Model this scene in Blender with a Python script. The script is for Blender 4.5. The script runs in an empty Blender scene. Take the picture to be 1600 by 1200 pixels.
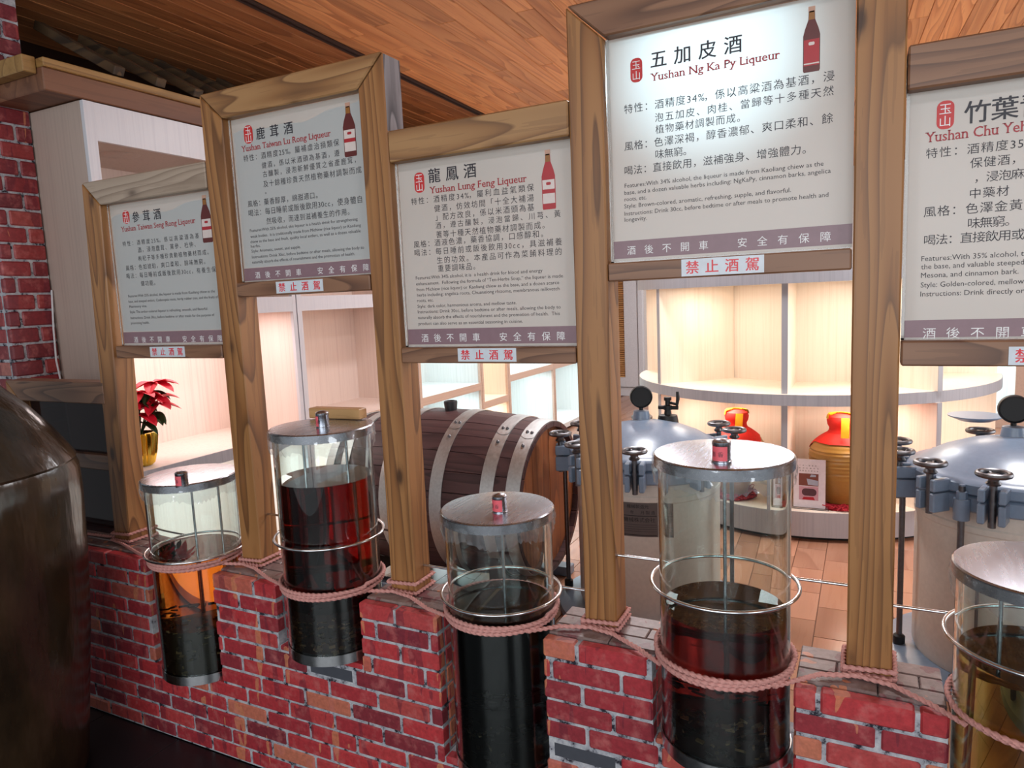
import bpy, bmesh, math, random
from mathutils import Vector, Matrix
random.seed(7)
PI = math.pi
S = bpy.context.scene
COL = S.collection
D = bpy.data

# ------------------------------------------------------------------ camera
cam = D.cameras.new('camera'); cam.sensor_width = 36; cam.sensor_fit = 'HORIZONTAL'
cam.lens = 24.75; cam.clip_start = 0.02; cam.clip_end = 100
co = D.objects.new('camera', cam); COL.objects.link(co)
rt, up, fw = Vector((.893381, .447203, -.043361)), Vector((-.016705, .129503, .991438)), Vector((-.44899, .885007, -.123166))
co.matrix_world = Matrix(((rt.x, up.x, -fw.x, 1.25), (rt.y, up.y, -fw.y, -1.513), (rt.z, up.z, -fw.z, 1.5), (0, 0, 0, 1)))
S.camera = co

# ------------------------------------------------------------------ world, exposure, large lights
w = D.worlds.new('world'); S.world = w; w.use_nodes = True
bg = w.node_tree.nodes['Background']
bg.inputs[0].default_value = (.86, .94, 1.0, 1); bg.inputs[1].default_value = 0.36
S.view_settings.view_transform = 'Standard'; S.view_settings.look = 'None'
S.view_settings.gamma = 1; S.view_settings.use_curve_mapping = False
S.view_settings.exposure = 0.0
S.cycles.use_denoising = True
S.cycles.max_bounces = 14; S.cycles.transmission_bounces = 12; S.cycles.transparent_max_bounces = 16
S.cycles.caustics_reflective = False; S.cycles.caustics_refractive = True; S.cycles.sample_clamp_indirect = 5; S.cycles.blur_glossy = .6


def area(name, loc, size, power, col, rot=(0, 0, 0), sy=None):
    l = D.lights.new(name, 'AREA'); l.energy = power; l.color = col; l.size = size
    if sy: l.shape = 'RECTANGLE'; l.size_y = sy
    o = D.objects.new(name, l); o.location = loc; o.rotation_euler = rot; COL.objects.link(o); return o


def spot(name, loc, target, power, col, ang, blend=.6, rad=.03):
    l = D.lights.new(name, 'SPOT'); l.energy = power; l.color = col; l.spot_size = math.radians(ang); l.spot_blend = blend
    l.shadow_soft_size = rad
    o = D.objects.new(name, l); o.location = loc
    o.rotation_euler = (Vector(target) - Vector(loc)).to_track_quat('-Z', 'Y').to_euler(); COL.objects.link(o); return o


# daylight from the open shop front (behind and to the right of the camera)
area('daylight_opening', (1.1, -4.6, 2.0), 4.6, 125, (.93, .97, 1.0), (math.radians(84), 0, math.radians(4)), 1.9)
# a smaller opening to the right of the camera, and an unseen soft fill added to brighten the hall
area('daylight_side', (4.3, -2.4, 1.7), 1.3, 34, (.93, .97, 1.0), (math.radians(88), 0, math.radians(75)), 1.7)
area('hall_fill', (4.35, 3.2, 1.5), 3.0, 60, (.92, .96, 1.0), (math.radians(88), 0, math.radians(90)), 1.8)
# ceiling lamps of the hall behind the low wall
for i, (x, y) in enumerate(((.1, 2.3), (1.9, 2.2), (-.6, 4.4), (.7, 4.9))):
    area('hall_lamp', (x, y, 2.84), .35, 34, (.97, .97, 1.0))
area('hall_lamp', (-.1, 7.0, 2.84), .5, 40, (.85, .93, 1.0))
WARM, PINK, COOL = (1.0, .87, .73), (1.0, .87, .84), (.72, .94, 1.0)

# ------------------------------------------------------------------ material helpers


def nmat(name):
    m = D.materials.new(name); m.use_nodes = True
    nt = m.node_tree; p = nt.nodes['Principled BSDF']
    return m, nt, p


def N(nt, t, **kw):
    n = nt.nodes.new(t)
    for k, v in kw.items():
        if k in n.inputs: n.inputs[k].default_value = v
        else: setattr(n, k, v)
    return n


def srgb(r, g, b):
    f = lambda c: (c / 255 / 12.92) if c / 255 <= .04045 else ((c / 255 + .055) / 1.055) ** 2.4
    return (f(r), f(g), f(b), 1)


def ramp(nt, stops, inp):
    r = nt.nodes.new('ShaderNodeValToRGB'); e = r.color_ramp.elements
    e[0].position, e[0].color = stops[0]
    e[1].position, e[1].color = stops[-1]
    for p, c in stops[1:-1]:
        x = e.new(p); x.color = c
    nt.links.new(inp, r.inputs[0]); return r.outputs[0]


def coords(nt, scale=(1, 1, 1), kind='Object'):
    if kind == 'Position':
        src = nt.nodes.new('ShaderNodeNewGeometry').outputs['Position']
    else:
        src = nt.nodes.new('ShaderNodeTexCoord').outputs[kind]
    mp = nt.nodes.new('ShaderNodeMapping'); mp.inputs['Scale'].default_value = scale
    nt.links.new(src, mp.inputs[0]); return mp.outputs[0]


def noise(nt, vec, scale, detail=3, rough=.5, dist=0):
    n = N(nt, 'ShaderNodeTexNoise', Scale=scale, Detail=detail, Roughness=rough, Distortion=dist)
    nt.links.new(vec, n.inputs['Vector']); return n.outputs[0]


def mixc(nt, a, b, fac, mode='MIX'):
    m = nt.nodes.new('ShaderNodeMix'); m.data_type = 'RGBA'; m.blend_type = mode
    for s, i in ((a, 6), (b, 7), (fac, 0)):
        if hasattr(s, 'links'): nt.links.new(s, m.inputs[i])
        else: m.inputs[i].default_value = s
    return m.outputs[2]


def math_(nt, op, a, b=0.0):
    m = nt.nodes.new('ShaderNodeMath'); m.operation = op
    for s, i in ((a, 0), (b, 1)):
        if hasattr(s, 'links'): nt.links.new(s, m.inputs[i])
        else: m.inputs[i].default_value = s
    return m.outputs[0]


def bump(nt, p, h, strength=.2, dist=.002):
    b = N(nt, 'ShaderNodeBump', Strength=strength, Distance=dist)
    nt.links.new(h, b.inputs['Height']); nt.links.new(b.outputs[0], p.inputs['Normal'])


def flat(name, c, rough=.5, metal=0.0, spec=.5):
    m, nt, p = nmat(name)
    p.inputs['Base Color'].default_value = c; p.inputs['Roughness'].default_value = rough
    p.inputs['Metallic'].default_value = metal; p.inputs['Specular IOR Level'].default_value = spec
    v = coords(nt, kind='Position')
    n = noise(nt, v, 55, 4)
    hsv = N(nt, 'ShaderNodeHueSaturation'); hsv.inputs['Color'].default_value = c
    nt.links.new(math_(nt, 'ADD', math_(nt, 'MULTIPLY', n, .24), .88), hsv.inputs['Value'])
    nt.links.new(hsv.outputs[0], p.inputs['Base Color'])
    return m


def wood(name, lo, hi, dark, axis='Z', rings=9, freq=5.5, rough=.45, knots=True, stretch=9, position=False, vary=.0):
    m, nt, p = nmat(name)
    ai = 'XYZ'.index(axis)
    sc = [1, 1, 1]; sc[ai] = 1 / stretch
    kind = 'Position' if position else 'Object'
    v = coords(nt, tuple(sc), kind)
    oi = nt.nodes.new('ShaderNodeObjectInfo')
    off = nt.nodes.new('ShaderNodeVectorMath'); off.operation = 'ADD'
    nt.links.new(v, off.inputs[0])
    mul = nt.nodes.new('ShaderNodeVectorMath'); mul.operation = 'SCALE'; mul.inputs[0].default_value = (13, 7, 11)
    nt.links.new(oi.outputs['Random'], mul.inputs['Scale']); nt.links.new(mul.outputs[0], off.inputs[1])
    v = off.outputs[0]
    n = noise(nt, v, freq, 1.2, .35, .15)
    fr = math_(nt, 'FRACT', math_(nt, 'MULTIPLY', n, rings))
    tri = math_(nt, 'POWER', fr, 1.8)
    md = tuple(.8 * dark[q] + .2 * lo[q] for q in range(3)) + (1,)
    c = ramp(nt, [(0, hi), (.55, lo), (.90, md), (1, hi)], tri)
    sc2 = [70, 70, 70]; sc2[ai] = 3
    f = noise(nt, coords(nt, tuple(sc2), kind), 1, 3)
    c = mixc(nt, c, dark, math_(nt, 'MULTIPLY', math_(nt, 'GREATER_THAN', f, .57), .25))
    big = noise(nt, v, 1.6, 2)
    c = mixc(nt, c, hi, math_(nt, 'MULTIPLY', big, .35))
    if knots:
        sk = [8, 8, 8]; sk[ai] = 3.6
        vo = N(nt, 'ShaderNodeTexVoronoi', Scale=1.0); nt.links.new(coords(nt, tuple(sk), kind), vo.inputs['Vector'])
        k = ramp(nt, [(0, (1, 1, 1, 1)), (.07, (.85, .85, .85, 1)), (.12, (.25, .25, .25, 1)), (.2, (0, 0, 0, 1))], vo.outputs['Distance'])
        c = mixc(nt, c, (dark[0] * .5, dark[1] * .45, dark[2] * .45, 1), k)
    if vary:
        hsv = N(nt, 'ShaderNodeHueSaturation'); nt.links.new(c, hsv.inputs['Color'])
        nt.links.new(math_(nt, 'ADD', math_(nt, 'MULTIPLY', oi.outputs['Random'], vary), 1 - vary / 2), hsv.inputs['Value'])
        c = hsv.outputs[0]
    nt.links.new(c, p.inputs['Base Color']); p.inputs['Roughness'].default_value = rough
    bump(nt, p, math_(nt, 'ADD', f, tri), .12, .0015)
    return m


def laminate(name, c1, c2, rough=.35, axis='Z'):
    m, nt, p = nmat(name)
    sc = [42, 42, 42]; sc['XYZ'.index(axis)] = .5
    n = noise(nt, coords(nt, tuple(sc), 'Position'), 1, 2)
    sc = [190, 190, 190]; sc['XYZ'.index(axis)] = 4
    n2 = noise(nt, coords(nt, tuple(sc), 'Position'), 1, 2)
    c = ramp(nt, [(.3, c1), (.5, c2), (.7, c1)], math_(nt, 'ADD', math_(nt, 'MULTIPLY', n, .7), math_(nt, 'MULTIPLY', n2, .3)))
    nt.links.new(c, p.inputs['Base Color']); p.inputs['Roughness'].default_value = rough
    return m


def brickmat(name, pal, rough=.55, pale=srgb(206, 120, 116)):
    m, nt, p = nmat(name)
    oi = nt.nodes.new('ShaderNodeObjectInfo'); r = oi.outputs['Random']
    base = ramp(nt, pal, r)
    pos = coords(nt, (16, 16, 3), 'Position')
    nz = noise(nt, pos, 1, 2, .6, .4)
    fine = noise(nt, coords(nt, (1, 1, 1), 'Position'), 70, 5, .65)
    tan = srgb(205, 128, 92)
    c = mixc(nt, base, tan, math_(nt, 'MULTIPLY', math_(nt, 'GREATER_THAN', nz, .645), .75))
    c = mixc(nt, c, srgb(112, 36, 50), math_(nt, 'MULTIPLY', math_(nt, 'LESS_THAN', nz, .40), .6))
    hsv = N(nt, 'ShaderNodeHueSaturation'); nt.links.new(c, hsv.inputs['Color'])
    nt.links.new(math_(nt, 'ADD', math_(nt, 'MULTIPLY', fine, 1.1), .45), hsv.inputs['Value'])
    blotch = noise(nt, coords(nt, (1, 1, 1), 'Position'), 21, 4, .6)
    c2 = mixc(nt, hsv.outputs[0], pale, math_(nt, 'MULTIPLY', ramp(nt, [(.52, (0, 0, 0, 1)), (.72, (1, 1, 1, 1))], blotch), .55))
    nt.links.new(c2, p.inputs['Base Color']); p.inputs['Roughness'].default_value = rough
    bump(nt, p, fine, .25, .002)
    return m


def glass(name, c=(1, 1, 1, 1), ior=1.45, rough=0.0):
    m, nt, p = nmat(name)
    p.inputs['Base Color'].default_value = c; p.inputs['Transmission Weight'].default_value = 1
    p.inputs['Roughness'].default_value = rough; p.inputs['IOR'].default_value = ior
    return m


def liquid(name, c, dens, ior=1.36):
    m, nt, p = nmat(name)
    p.inputs['Base Color'].default_value = (1, 1, 1, 1); p.inputs['Transmission Weight'].default_value = 1
    p.inputs['Roughness'].default_value = 0; p.inputs['IOR'].default_value = ior
    va = N(nt, 'ShaderNodeVolumeAbsorption', Density=dens); va.inputs['Color'].default_value = c
    nt.links.new(va.outputs[0], nt.nodes['Material Output'].inputs['Volume'])
    return m


def thin(name, c, transp, rough=.08, gl=.5, base=(.75, .77, .8, 1)):
    """clear film or dark pane: transparent mixed with a glossy surface"""
    m, nt, p = nmat(name)
    t = N(nt, 'ShaderNodeBsdfTransparent'); t.inputs[0].default_value = c
    p.inputs['Base Color'].default_value = base; p.inputs['Roughness'].default_value = rough
    p.inputs['Metallic'].default_value = gl
    mx = N(nt, 'ShaderNodeMixShader'); mx.inputs[0].default_value = transp
    nt.links.new(p.outputs[0], mx.inputs[1]); nt.links.new(t.outputs[0], mx.inputs[2])
    nt.links.new(mx.outputs[0], nt.nodes['Material Output'].inputs['Surface'])
    return m


def metal(name, c, rough, aniso=0, scratch=True, var=.45):
    m, nt, p = nmat(name)
    p.inputs['Metallic'].default_value = 1; p.inputs['Base Color'].default_value = c
    n = noise(nt, coords(nt, (30, 4, 30), 'Position'), 3, 4)
    nt.links.new(math_(nt, 'ADD', math_(nt, 'MULTIPLY', n, var * .4), rough - var * .2), p.inputs['Roughness'])
    if scratch:
        hsv = N(nt, 'ShaderNodeHueSaturation'); hsv.inputs['Color'].default_value = c
        nt.links.new(math_(nt, 'ADD', math_(nt, 'MULTIPLY', n, var), 1 - var * .5), hsv.inputs['Value'])
        nt.links.new(hsv.outputs[0], p.inputs['Base Color'])
    return m


M = {}
pl, ph, pd = srgb(142, 92, 50), srgb(166, 116, 69), srgb(84, 51, 28)
M['post'] = wood('pine_post', pl, ph, pd, 'Z', 15, 7.5, .45, True, 11)
M['rail'] = wood('pine_rail', srgb(146, 102, 62), srgb(172, 130, 86), srgb(92, 58, 36), 'X', 14, 8, .45, True, 10)
M['rail_pale'] = wood('pale_weathered_rail', srgb(158, 138, 120), srgb(178, 158, 140), srgb(118, 98, 82), 'X', 14, 9, .5, True, 10)
M['rail_brown'] = wood('brown_rail', srgb(118, 80, 58), srgb(144, 104, 78), srgb(74, 46, 34), 'X', 14, 9, knots=False)
M['weathered'] = wood('weathered_wood', srgb(112, 108, 112), srgb(150, 146, 150), srgb(62, 58, 64), 'Z', 8, 8, .8)
M['block'] = wood('block_wood', srgb(188, 140, 90), srgb(205, 160, 108), srgb(150, 100, 60), 'X', 6, 9, knots=False)
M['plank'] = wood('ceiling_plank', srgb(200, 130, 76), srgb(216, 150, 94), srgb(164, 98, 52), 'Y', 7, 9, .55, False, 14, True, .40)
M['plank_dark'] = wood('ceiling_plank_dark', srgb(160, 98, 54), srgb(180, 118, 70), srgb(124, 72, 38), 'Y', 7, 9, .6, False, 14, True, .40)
M['soffit'] = wood('soffit_wood', srgb(112, 72, 52), srgb(128, 86, 62), srgb(82, 48, 34), 'Y', 6, 5, .5, False)
M['batten'] = wood('batten_wood', srgb(150, 112, 62), srgb(168, 130, 78), srgb(112, 78, 44), 'Y', 6, 7, .5, False)
M['rafter'] = wood('old_rafter', srgb(58, 44, 32), srgb(92, 70, 46), srgb(34, 26, 20), 'X', 6, 8, .7, False)
M['dark_groove'] = flat('dark_groove', srgb(52, 30, 24), .6)
M['brick'] = brickmat('brick_print', [(0, srgb(122, 42, 52)), (.3, srgb(164, 48, 56)), (.6, srgb(186, 56, 60)), (.85, srgb(176, 66, 66)), (1, srgb(198, 120, 92))])
M['brick_old'] = brickmat('brick_pillar', [(0, srgb(108, 36, 44)), (.5, srgb(140, 46, 52)), (.85, srgb(160, 62, 60)), (1, srgb(186, 128, 116))])
M['brick_cap'] = brickmat('brick_cap', [(0, srgb(118, 98, 95)), (.5, srgb(132, 110, 106)), (1, srgb(142, 122, 116))], .4, srgb(168, 154, 148))


def mortar():
    m, nt, p = nmat('mortar')
    v = coords(nt, kind='Position')
    n = noise(nt, v, 26, 5, .7)
    c = ramp(nt, [(.38, srgb(34, 32, 44)), (.46, srgb(160, 160, 168)), (.70, srgb(206, 206, 208))], n)
    nt.links.new(c, p.inputs['Base Color']); p.inputs['Roughness'].default_value = .9
    bump(nt, p, n, .6, .004); return m


M['mortar'] = mortar()
M['asphalt'] = flat('broken_patch', srgb(70, 72, 80), .9)
M['cap_mortar'] = flat('cap_mortar', srgb(132, 128, 122), .5)
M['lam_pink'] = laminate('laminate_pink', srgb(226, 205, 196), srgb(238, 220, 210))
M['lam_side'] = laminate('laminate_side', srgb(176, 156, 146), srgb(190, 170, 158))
M['lam_beige'] = laminate('laminate_beige', srgb(234, 218, 202), srgb(242, 230, 216))
M['lam_cool'] = laminate('laminate_pale', srgb(216, 218, 216), srgb(230, 232, 230))
M['lam_edge'] = laminate('laminate_edge', srgb(158, 158, 166), srgb(174, 174, 180))
M['lam_edge_warm'] = laminate('laminate_edge_warm', srgb(196, 168, 152), srgb(206, 180, 162), .35, 'Y')
M['lam_white'] = laminate('laminate_white', srgb(206, 206, 214), srgb(216, 216, 222))
M['white'] = flat('white_paint', srgb(225, 225, 228), .5)
M['cream_wall'] = flat('cream_wall', srgb(212, 206, 200), .7)
M['black'] = flat('matt_black', srgb(18, 17, 18), .5)
M['floor_base'] = flat('floor_joint', srgb(110, 70, 50), .6)
M['tile'] = wood('floor_tile', srgb(162, 116, 92), srgb(172, 126, 102), srgb(150, 104, 82), 'Y', 5, 4, .22, False, 6, True, .35)
M['dark_floor'] = flat('dark_slate', srgb(34, 32, 36), .4)
M['slate'] = flat('slate_tile', srgb(30, 29, 32), .35)
M['lid'] = metal('brushed_lid', (.44, .46, .51, 1), .27, var=.15)
M['steel'] = metal('polished_steel', (.70, .71, .73, 1), .2)
M['zinc'] = metal('zinc_hoop', (.58, .60, .60, 1), .48)
M['iron'] = metal('dark_iron', (.17, .17, .18, 1), .36)
M['glass'] = glass('tube_glass', (.88, .968, .955, 1), 1.47)
M['acrylic'] = glass('acrylic', (.97, .99, 1, 1), 1.3)
M['film'] = thin('plastic_film', (1, 1, 1, 1), .76, .10, .6)
M['pane'] = thin('dark_pane', (.30, .25, .27, 1), .55, .06, 0, (.035, .024, .026, 1))
M['liq_amber'] = liquid('amber_liquor', (.95, .60, .08, 1), 16)
M['liq_red'] = liquid('red_liquor', (.74, .07, .01, 1), 30)
M['liq_black'] = liquid('black_liquor', (.10, .02, .02, 1), 60)
M['liq_wine'] = liquid('wine_liquor', (.62, .02, .03, 1), 16)
M['liq_olive'] = liquid('olive_liquor', (.72, .56, .12, 1), 11)
M['herbs'] = flat('dark_herbs', srgb(26, 22, 16), .6)
M['herb_pale'] = flat('pale_herbs', srgb(120, 104, 70), .6)
M['herb_mid'] = flat('brown_herbs', srgb(70, 58, 36), .6)
M['rope'] = flat('pink_rope', srgb(206, 146, 138), .75)
M['sign_white'] = None
M['ink'] = flat('sign_ink', srgb(38, 34, 44), .5)
M['ink_red'] = flat('sign_red', srgb(164, 34, 44), .45)
M['seal_red'] = flat('seal_red', srgb(200, 44, 44), .45)
M['band'] = flat('sign_band', srgb(138, 108, 116), .4)
M['print_white'] = flat('print_white', srgb(238, 236, 236), .45)
M['sticker'] = flat('sticker_white', srgb(214, 220, 228), .35)
M['sticker_red'] = flat('sticker_red', srgb(222, 24, 44), .35)
M['bottle_brown'] = flat('print_brown', srgb(96, 34, 32), .4)
M['bottle_amber'] = flat('print_amber', srgb(150, 96, 40), .4)
M['bottle_red'] = flat('print_red', srgb(176, 38, 46), .4)
M['bottle_cap'] = flat('print_cap', srgb(196, 150, 128), .4)
M['bottle_label'] = flat('print_label', srgb(222, 206, 200), .4)
M['stave'] = wood('barrel_stave', srgb(72, 48, 50), srgb(90, 62, 62), srgb(46, 30, 32), 'X', 6, 8, .5, False, 12, False, .3)
M['head'] = wood('barrel_head', srgb(150, 88, 52), srgb(176, 110, 68), srgb(104, 56, 34), 'Z', 8, 6, .4, False, 9, False, .25)
M['rubber'] = flat('black_rubber', srgb(30, 28, 32), .5)
M['tank_grey'] = flat('tank_paint', srgb(214, 206, 196), .35)
M['tank_blue'] = flat('tank_blue_grey', srgb(124, 142, 164), .28)
M['plate'] = flat('nameplate_metal', srgb(96, 86, 84), .4)
M['ceramic'] = flat('ochre_glaze', srgb(176, 132, 66), .3)
M['cloth_red'] = flat('red_cloth', srgb(222, 38, 30), .7)
M['ribbon'] = flat('gold_ribbon', srgb(238, 190, 40), .4)
M['net'] = flat('red_net', srgb(170, 20, 40), .7)
M['paper'] = flat('card_paper', srgb(226, 220, 230), .5)
M['photo_a'] = flat('photo_brown', srgb(120, 66, 56), .5)
M['photo_b'] = flat('photo_pink', srgb(196, 150, 166), .5)
M['photo_c'] = flat('photo_dark', srgb(84, 50, 60), .5)
M['photo_d'] = flat('photo_blue', srgb(168, 176, 196), .5)
M['leaf'] = flat('green_leaf', srgb(40, 66, 34), .5)
M['bract'] = flat('red_bract', srgb(222, 22, 52), .5)
M['gold'] = metal('gold_foil', (.95, .66, .10, 1), .16, scratch=False)
M['cup_pink'] = flat('pink_label', srgb(236, 100, 112), .45)
M['louver'] = wood('louver_wood', srgb(196, 142, 88), srgb(214, 162, 106), srgb(160, 108, 62), 'X', 5, 8, .5, False)


def vatmat():
    m, nt, p = nmat('dark_glaze')
    n = noise(nt, coords(nt, (3, 3, 1.2), 'Object'), 2.2, 5, .6)
    c = ramp(nt, [(.3, srgb(34, 26, 18)), (.55, srgb(58, 44, 30)), (.8, srgb(78, 60, 46))], n)
    nt.links.new(c, p.inputs['Base Color']); p.inputs['Roughness'].default_value = .22
    bump(nt, p, noise(nt, coords(nt, (8, 8, 2.5), 'Object'), 1.6, 3), .35, .02); return m


M['vat'] = vatmat()


def signmat(nm='sign_sheet', c=(178, 175, 168)):
    m, nt, p = nmat(nm)
    p.inputs['Base Color'].default_value = srgb(*c); p.inputs['Roughness'].default_value = .28
    t = N(nt, 'ShaderNodeBsdfTranslucent'); t.inputs[0].default_value = srgb(225, 224, 222)
    mx = N(nt, 'ShaderNodeMixShader'); mx.inputs[0].default_value = .30
    nt.links.new(p.outputs[0], mx.inputs[1]); nt.links.new(t.outputs[0], mx.inputs[2])
    nt.links.new(mx.outputs[0], nt.nodes['Material Output'].inputs['Surface']); return m


M['sign_white'] = signmat()
M['mountain'] = signmat('print_mountain', (198, 202, 202))

# ------------------------------------------------------------------ object helpers
ORG = {}


def thing(name, loc, label=None, cat=None, group=None, kind=None):
    o = D.objects.new(name, None); o.empty_display_size = .1; COL.objects.link(o)
    o.location = loc; ORG[o.name] = Vector(loc)
    tag(o, label, cat, group, kind); return o


def tag(o, label=None, cat=None, group=None, kind=None):
    if label: o['label'] = label
    if cat: o['category'] = cat
    if group: o['group'] = group
    if kind: o['kind'] = kind
    return o


def mesh(name, V, F, mats, fm=None, smooth=False, org=Vector((0, 0, 0))):
    me = D.meshes.new(name)
    me.from_pydata([(v[0] - org[0], v[1] - org[1], v[2] - org[2]) for v in V], [], F)
    for m in (mats if isinstance(mats, (list, tuple)) else [mats]): me.materials.append(m)
    if fm: me.polygons.foreach_set('material_index', fm)
    if smooth: me.polygons.foreach_set('use_smooth', [True] * len(F))
    me.update(); return me


def obj(name, G, mat, parent=None, smooth=False, fm=None, org=None, label=None, kind=None):
    V, F = G
    if parent is not None: og = ORG[parent.name]
    else: og = Vector(org) if org is not None else Vector((0, 0, 0))
    me = mesh(name, V, F, mat, fm, smooth, og)
    if smooth:
        try: me.set_sharp_from_angle(angle=math.radians(38))
        except Exception: pass
    o = D.objects.new(name, me); COL.objects.link(o)
    if parent is not None:
        o.parent = parent; ORG[o.name] = og.copy()
    else:
        o.location = og; ORG[o.name] = og.copy()
    if label: o['label'] = label
    if kind: o['kind'] = kind
    return o


def join(*gs):
    V, F = [], []
    for v, f in gs:
        n = len(V); V += list(v); F += [tuple(i + n for i in t) for t in f]
    return V, F


def xf(G, fn): return [fn(*v) for v in G[0]], G[1]


def rotz(G, a, c=(0, 0)):
    ca, sa = math.cos(a), math.sin(a)
    return xf(G, lambda x, y, z: (c[0] + (x - c[0]) * ca - (y - c[1]) * sa, c[1] + (x - c[0]) * sa + (y - c[1]) * ca, z))


def box(x0, x1, y0, y1, z0, z1, b=0.0):
    if b <= 0:
        V = [(x, y, z) for x in (x0, x1) for y in (y0, y1) for z in (z0, z1)]
        return V, [(0, 1, 3, 2), (4, 6, 7, 5), (0, 4, 5, 1), (2, 3, 7, 6), (0, 2, 6, 4), (1, 5, 7, 3)]
    b = min(b, .45 * (x1 - x0), .45 * (y1 - y0), .45 * (z1 - z0))
    L = [(x0, x1), (y0, y1), (z0, z1)]
    V, ix = [], {}
    for i in (0, 1):
        for j in (0, 1):
            for k in (0, 1):
                c = [L[0][i], L[1][j], L[2][k]]; s = [1 if t == 0 else -1 for t in (i, j, k)]
                for a in range(3):
                    p = list(c)
                    for q in range(3):
                        if q != a: p[q] += s[q] * b
                    ix[(i, j, k, a)] = len(V); V.append(tuple(p))
    F = []
    ctr = Vector(((x0 + x1) / 2, (y0 + y1) / 2, (z0 + z1) / 2))

    def addf(f):
        pts = [Vector(V[q]) for q in f]
        n = (pts[1] - pts[0]).cross(pts[2] - pts[0]); c = sum(pts, Vector()) / len(pts)
        F.append(tuple(f) if n.dot(c - ctr) > 0 else tuple(reversed(f)))
    for a in range(3):
        o1, o2 = [q for q in range(3) if q != a]
        for s in (0, 1):
            f = []
            for (u, v) in ((0, 0), (1, 0), (1, 1), (0, 1)):
                t = [0, 0, 0]; t[a] = s; t[o1] = u; t[o2] = v
                f.append(ix[(*t, a)])
            addf(f)
        for u in (0, 1):
            for v in (0, 1):
                f = []
                for s, aa in ((0, o1), (1, o1), (1, o2), (0, o2)):
                    t = [0, 0, 0]; t[a] = s; t[o1] = u; t[o2] = v
                    f.append(ix[(*t, aa)])
                addf(f)
    for i in (0, 1):
        for j in (0, 1):
            for k in (0, 1): addf([ix[(i, j, k, a)] for a in range(3)])
    return V, F


def prism(poly, axis, a0, a1, b=0.0):
    """extrude a 2D polygon; axis Y: poly=(x,z); axis Z: (x,y); axis X: (y,z)"""
    mp = {'Y': lambda p, a: (p[0], a, p[1]), 'Z': lambda p, a: (p[0], p[1], a), 'X': lambda p, a: (a, p[0], p[1])}[axis]
    n = len(poly)
    V = [mp(p, a0) for p in poly] + [mp(p, a1) for p in poly]
    F = [tuple(range(n)), tuple(reversed(range(n, 2 * n)))] + [(i, i + n, (i + 1) % n + n, (i + 1) % n) for i in range(n)]
    bm = bmesh.new(); vs = [bm.verts.new(v) for v in V]
    for f in F: bm.faces.new([vs[i] for i in f])
    bmesh.ops.recalc_face_normals(bm, faces=bm.faces[:])
    if b > 0: bmesh.ops.bevel(bm, geom=bm.edges[:] + bm.verts[:], offset=b, segments=1, affect='EDGES', profile=.5, clamp_overlap=True)
    bm.verts.index_update()
    out = [tuple(v.co) for v in bm.verts], [tuple(v.index for v in f.verts) for f in bm.faces]
    bm.free(); return out


def lathe(prof, c=(0, 0, 0), seg=48, a0=0, a1=2 * PI, cap=True):
    full = abs(a1 - a0 - 2 * PI) < 1e-6
    k = seg if full else seg + 1
    V, F = [], []
    for i in range(k):
        a = a0 + (a1 - a0) * i / seg
        for r, z in prof: V.append((c[0] + r * math.cos(a), c[1] + r * math.sin(a), c[2] + z))
    n = len(prof)
    for i in range(seg):
        j = (i + 1) % k
        for p in range(n - 1):
            a, b, d, e = i * n + p, j * n + p, j * n + p + 1, i * n + p + 1
            if prof[p][0] < 1e-7 and prof[p + 1][0] < 1e-7: continue
            if prof[p][0] < 1e-7: F.append((a, d, e))
            elif prof[p + 1][0] < 1e-7: F.append((a, b, e))
            else: F.append((a, b, d, e))
    return V, F


def tube(path, r, seg=8, closed=False, twist=0.0, lob=0.0, caps=True):
    P = [Vector(p) for p in path]; n = len(P)
    V, F = [], []
    nrm = None; s = 0
    for i in range(n):
        if closed: t = (P[(i + 1) % n] - P[i - 1]).normalized()
        else: t = (P[min(i + 1, n - 1)] - P[max(i - 1, 0)]).normalized()
        if nrm is None:
            nrm = t.cross(Vector((0, 0, 1)))
            if nrm.length < 1e-3: nrm = t.cross(Vector((0, 1, 0)))
            nrm.normalize()
        else:
            nrm = (nrm - t * nrm.dot(t)).normalized()
        bn = t.cross(nrm)
        if i: s += (P[i] - P[i - 1]).length
        rr = r[i] if isinstance(r, (list, tuple)) else r
        for k in range(seg):
            a = 2 * PI * k / seg
            q = rr * (1 + lob * math.cos(3 * (a - twist * s)))
            V.append(tuple(P[i] + nrm * (q * math.cos(a)) + bn * (q * math.sin(a))))
    m = n if closed else n - 1
    for i in range(m):
        j = (i + 1) % n
        for k in range(seg):
            l = (k + 1) % seg
            F.append((i * seg + k, i * seg + l, j * seg + l, j * seg + k))
    if caps and not closed:
        F.append(tuple(reversed(range(seg)))); F.append(tuple((n - 1) * seg + k for k in range(seg)))
    return V, F


def cyl(p0, p1, r, seg=16): return tube([p0, p1], r, seg)


def ball(c, r, seg=16, rings=8, sz=1.0):
    return lathe([(r * math.sin(PI * i / rings), -r * sz * math.cos(PI * i / rings)) for i in range(rings + 1)], c, seg)


def torus(c, R, r, seg=48, ms=10):
    return tube([(c[0] + R * math.cos(2 * PI * i / seg), c[1] + R * math.sin(2 * PI * i / seg), c[2]) for i in range(seg)], r, ms, True)


# ------------------------------------------------------------------ text
_tc = D.curves.new('txt', 'FONT'); _tc.size = 1; _tc.resolution_u = 2
_to = D.objects.new('txt', _tc); COL.objects.link(_to)
_cache = {}


def bold(G, e):
    """thicker strokes: the same outline laid down again with small shifts"""
    return join(G, xf(G, lambda x, y, z: (x + e, y + 1e-5, z)), xf(G, lambda x, y, z: (x - e, y + 2e-5, z)), xf(G, lambda x, y, z: (x, y + 3e-5, z + e)))


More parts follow.
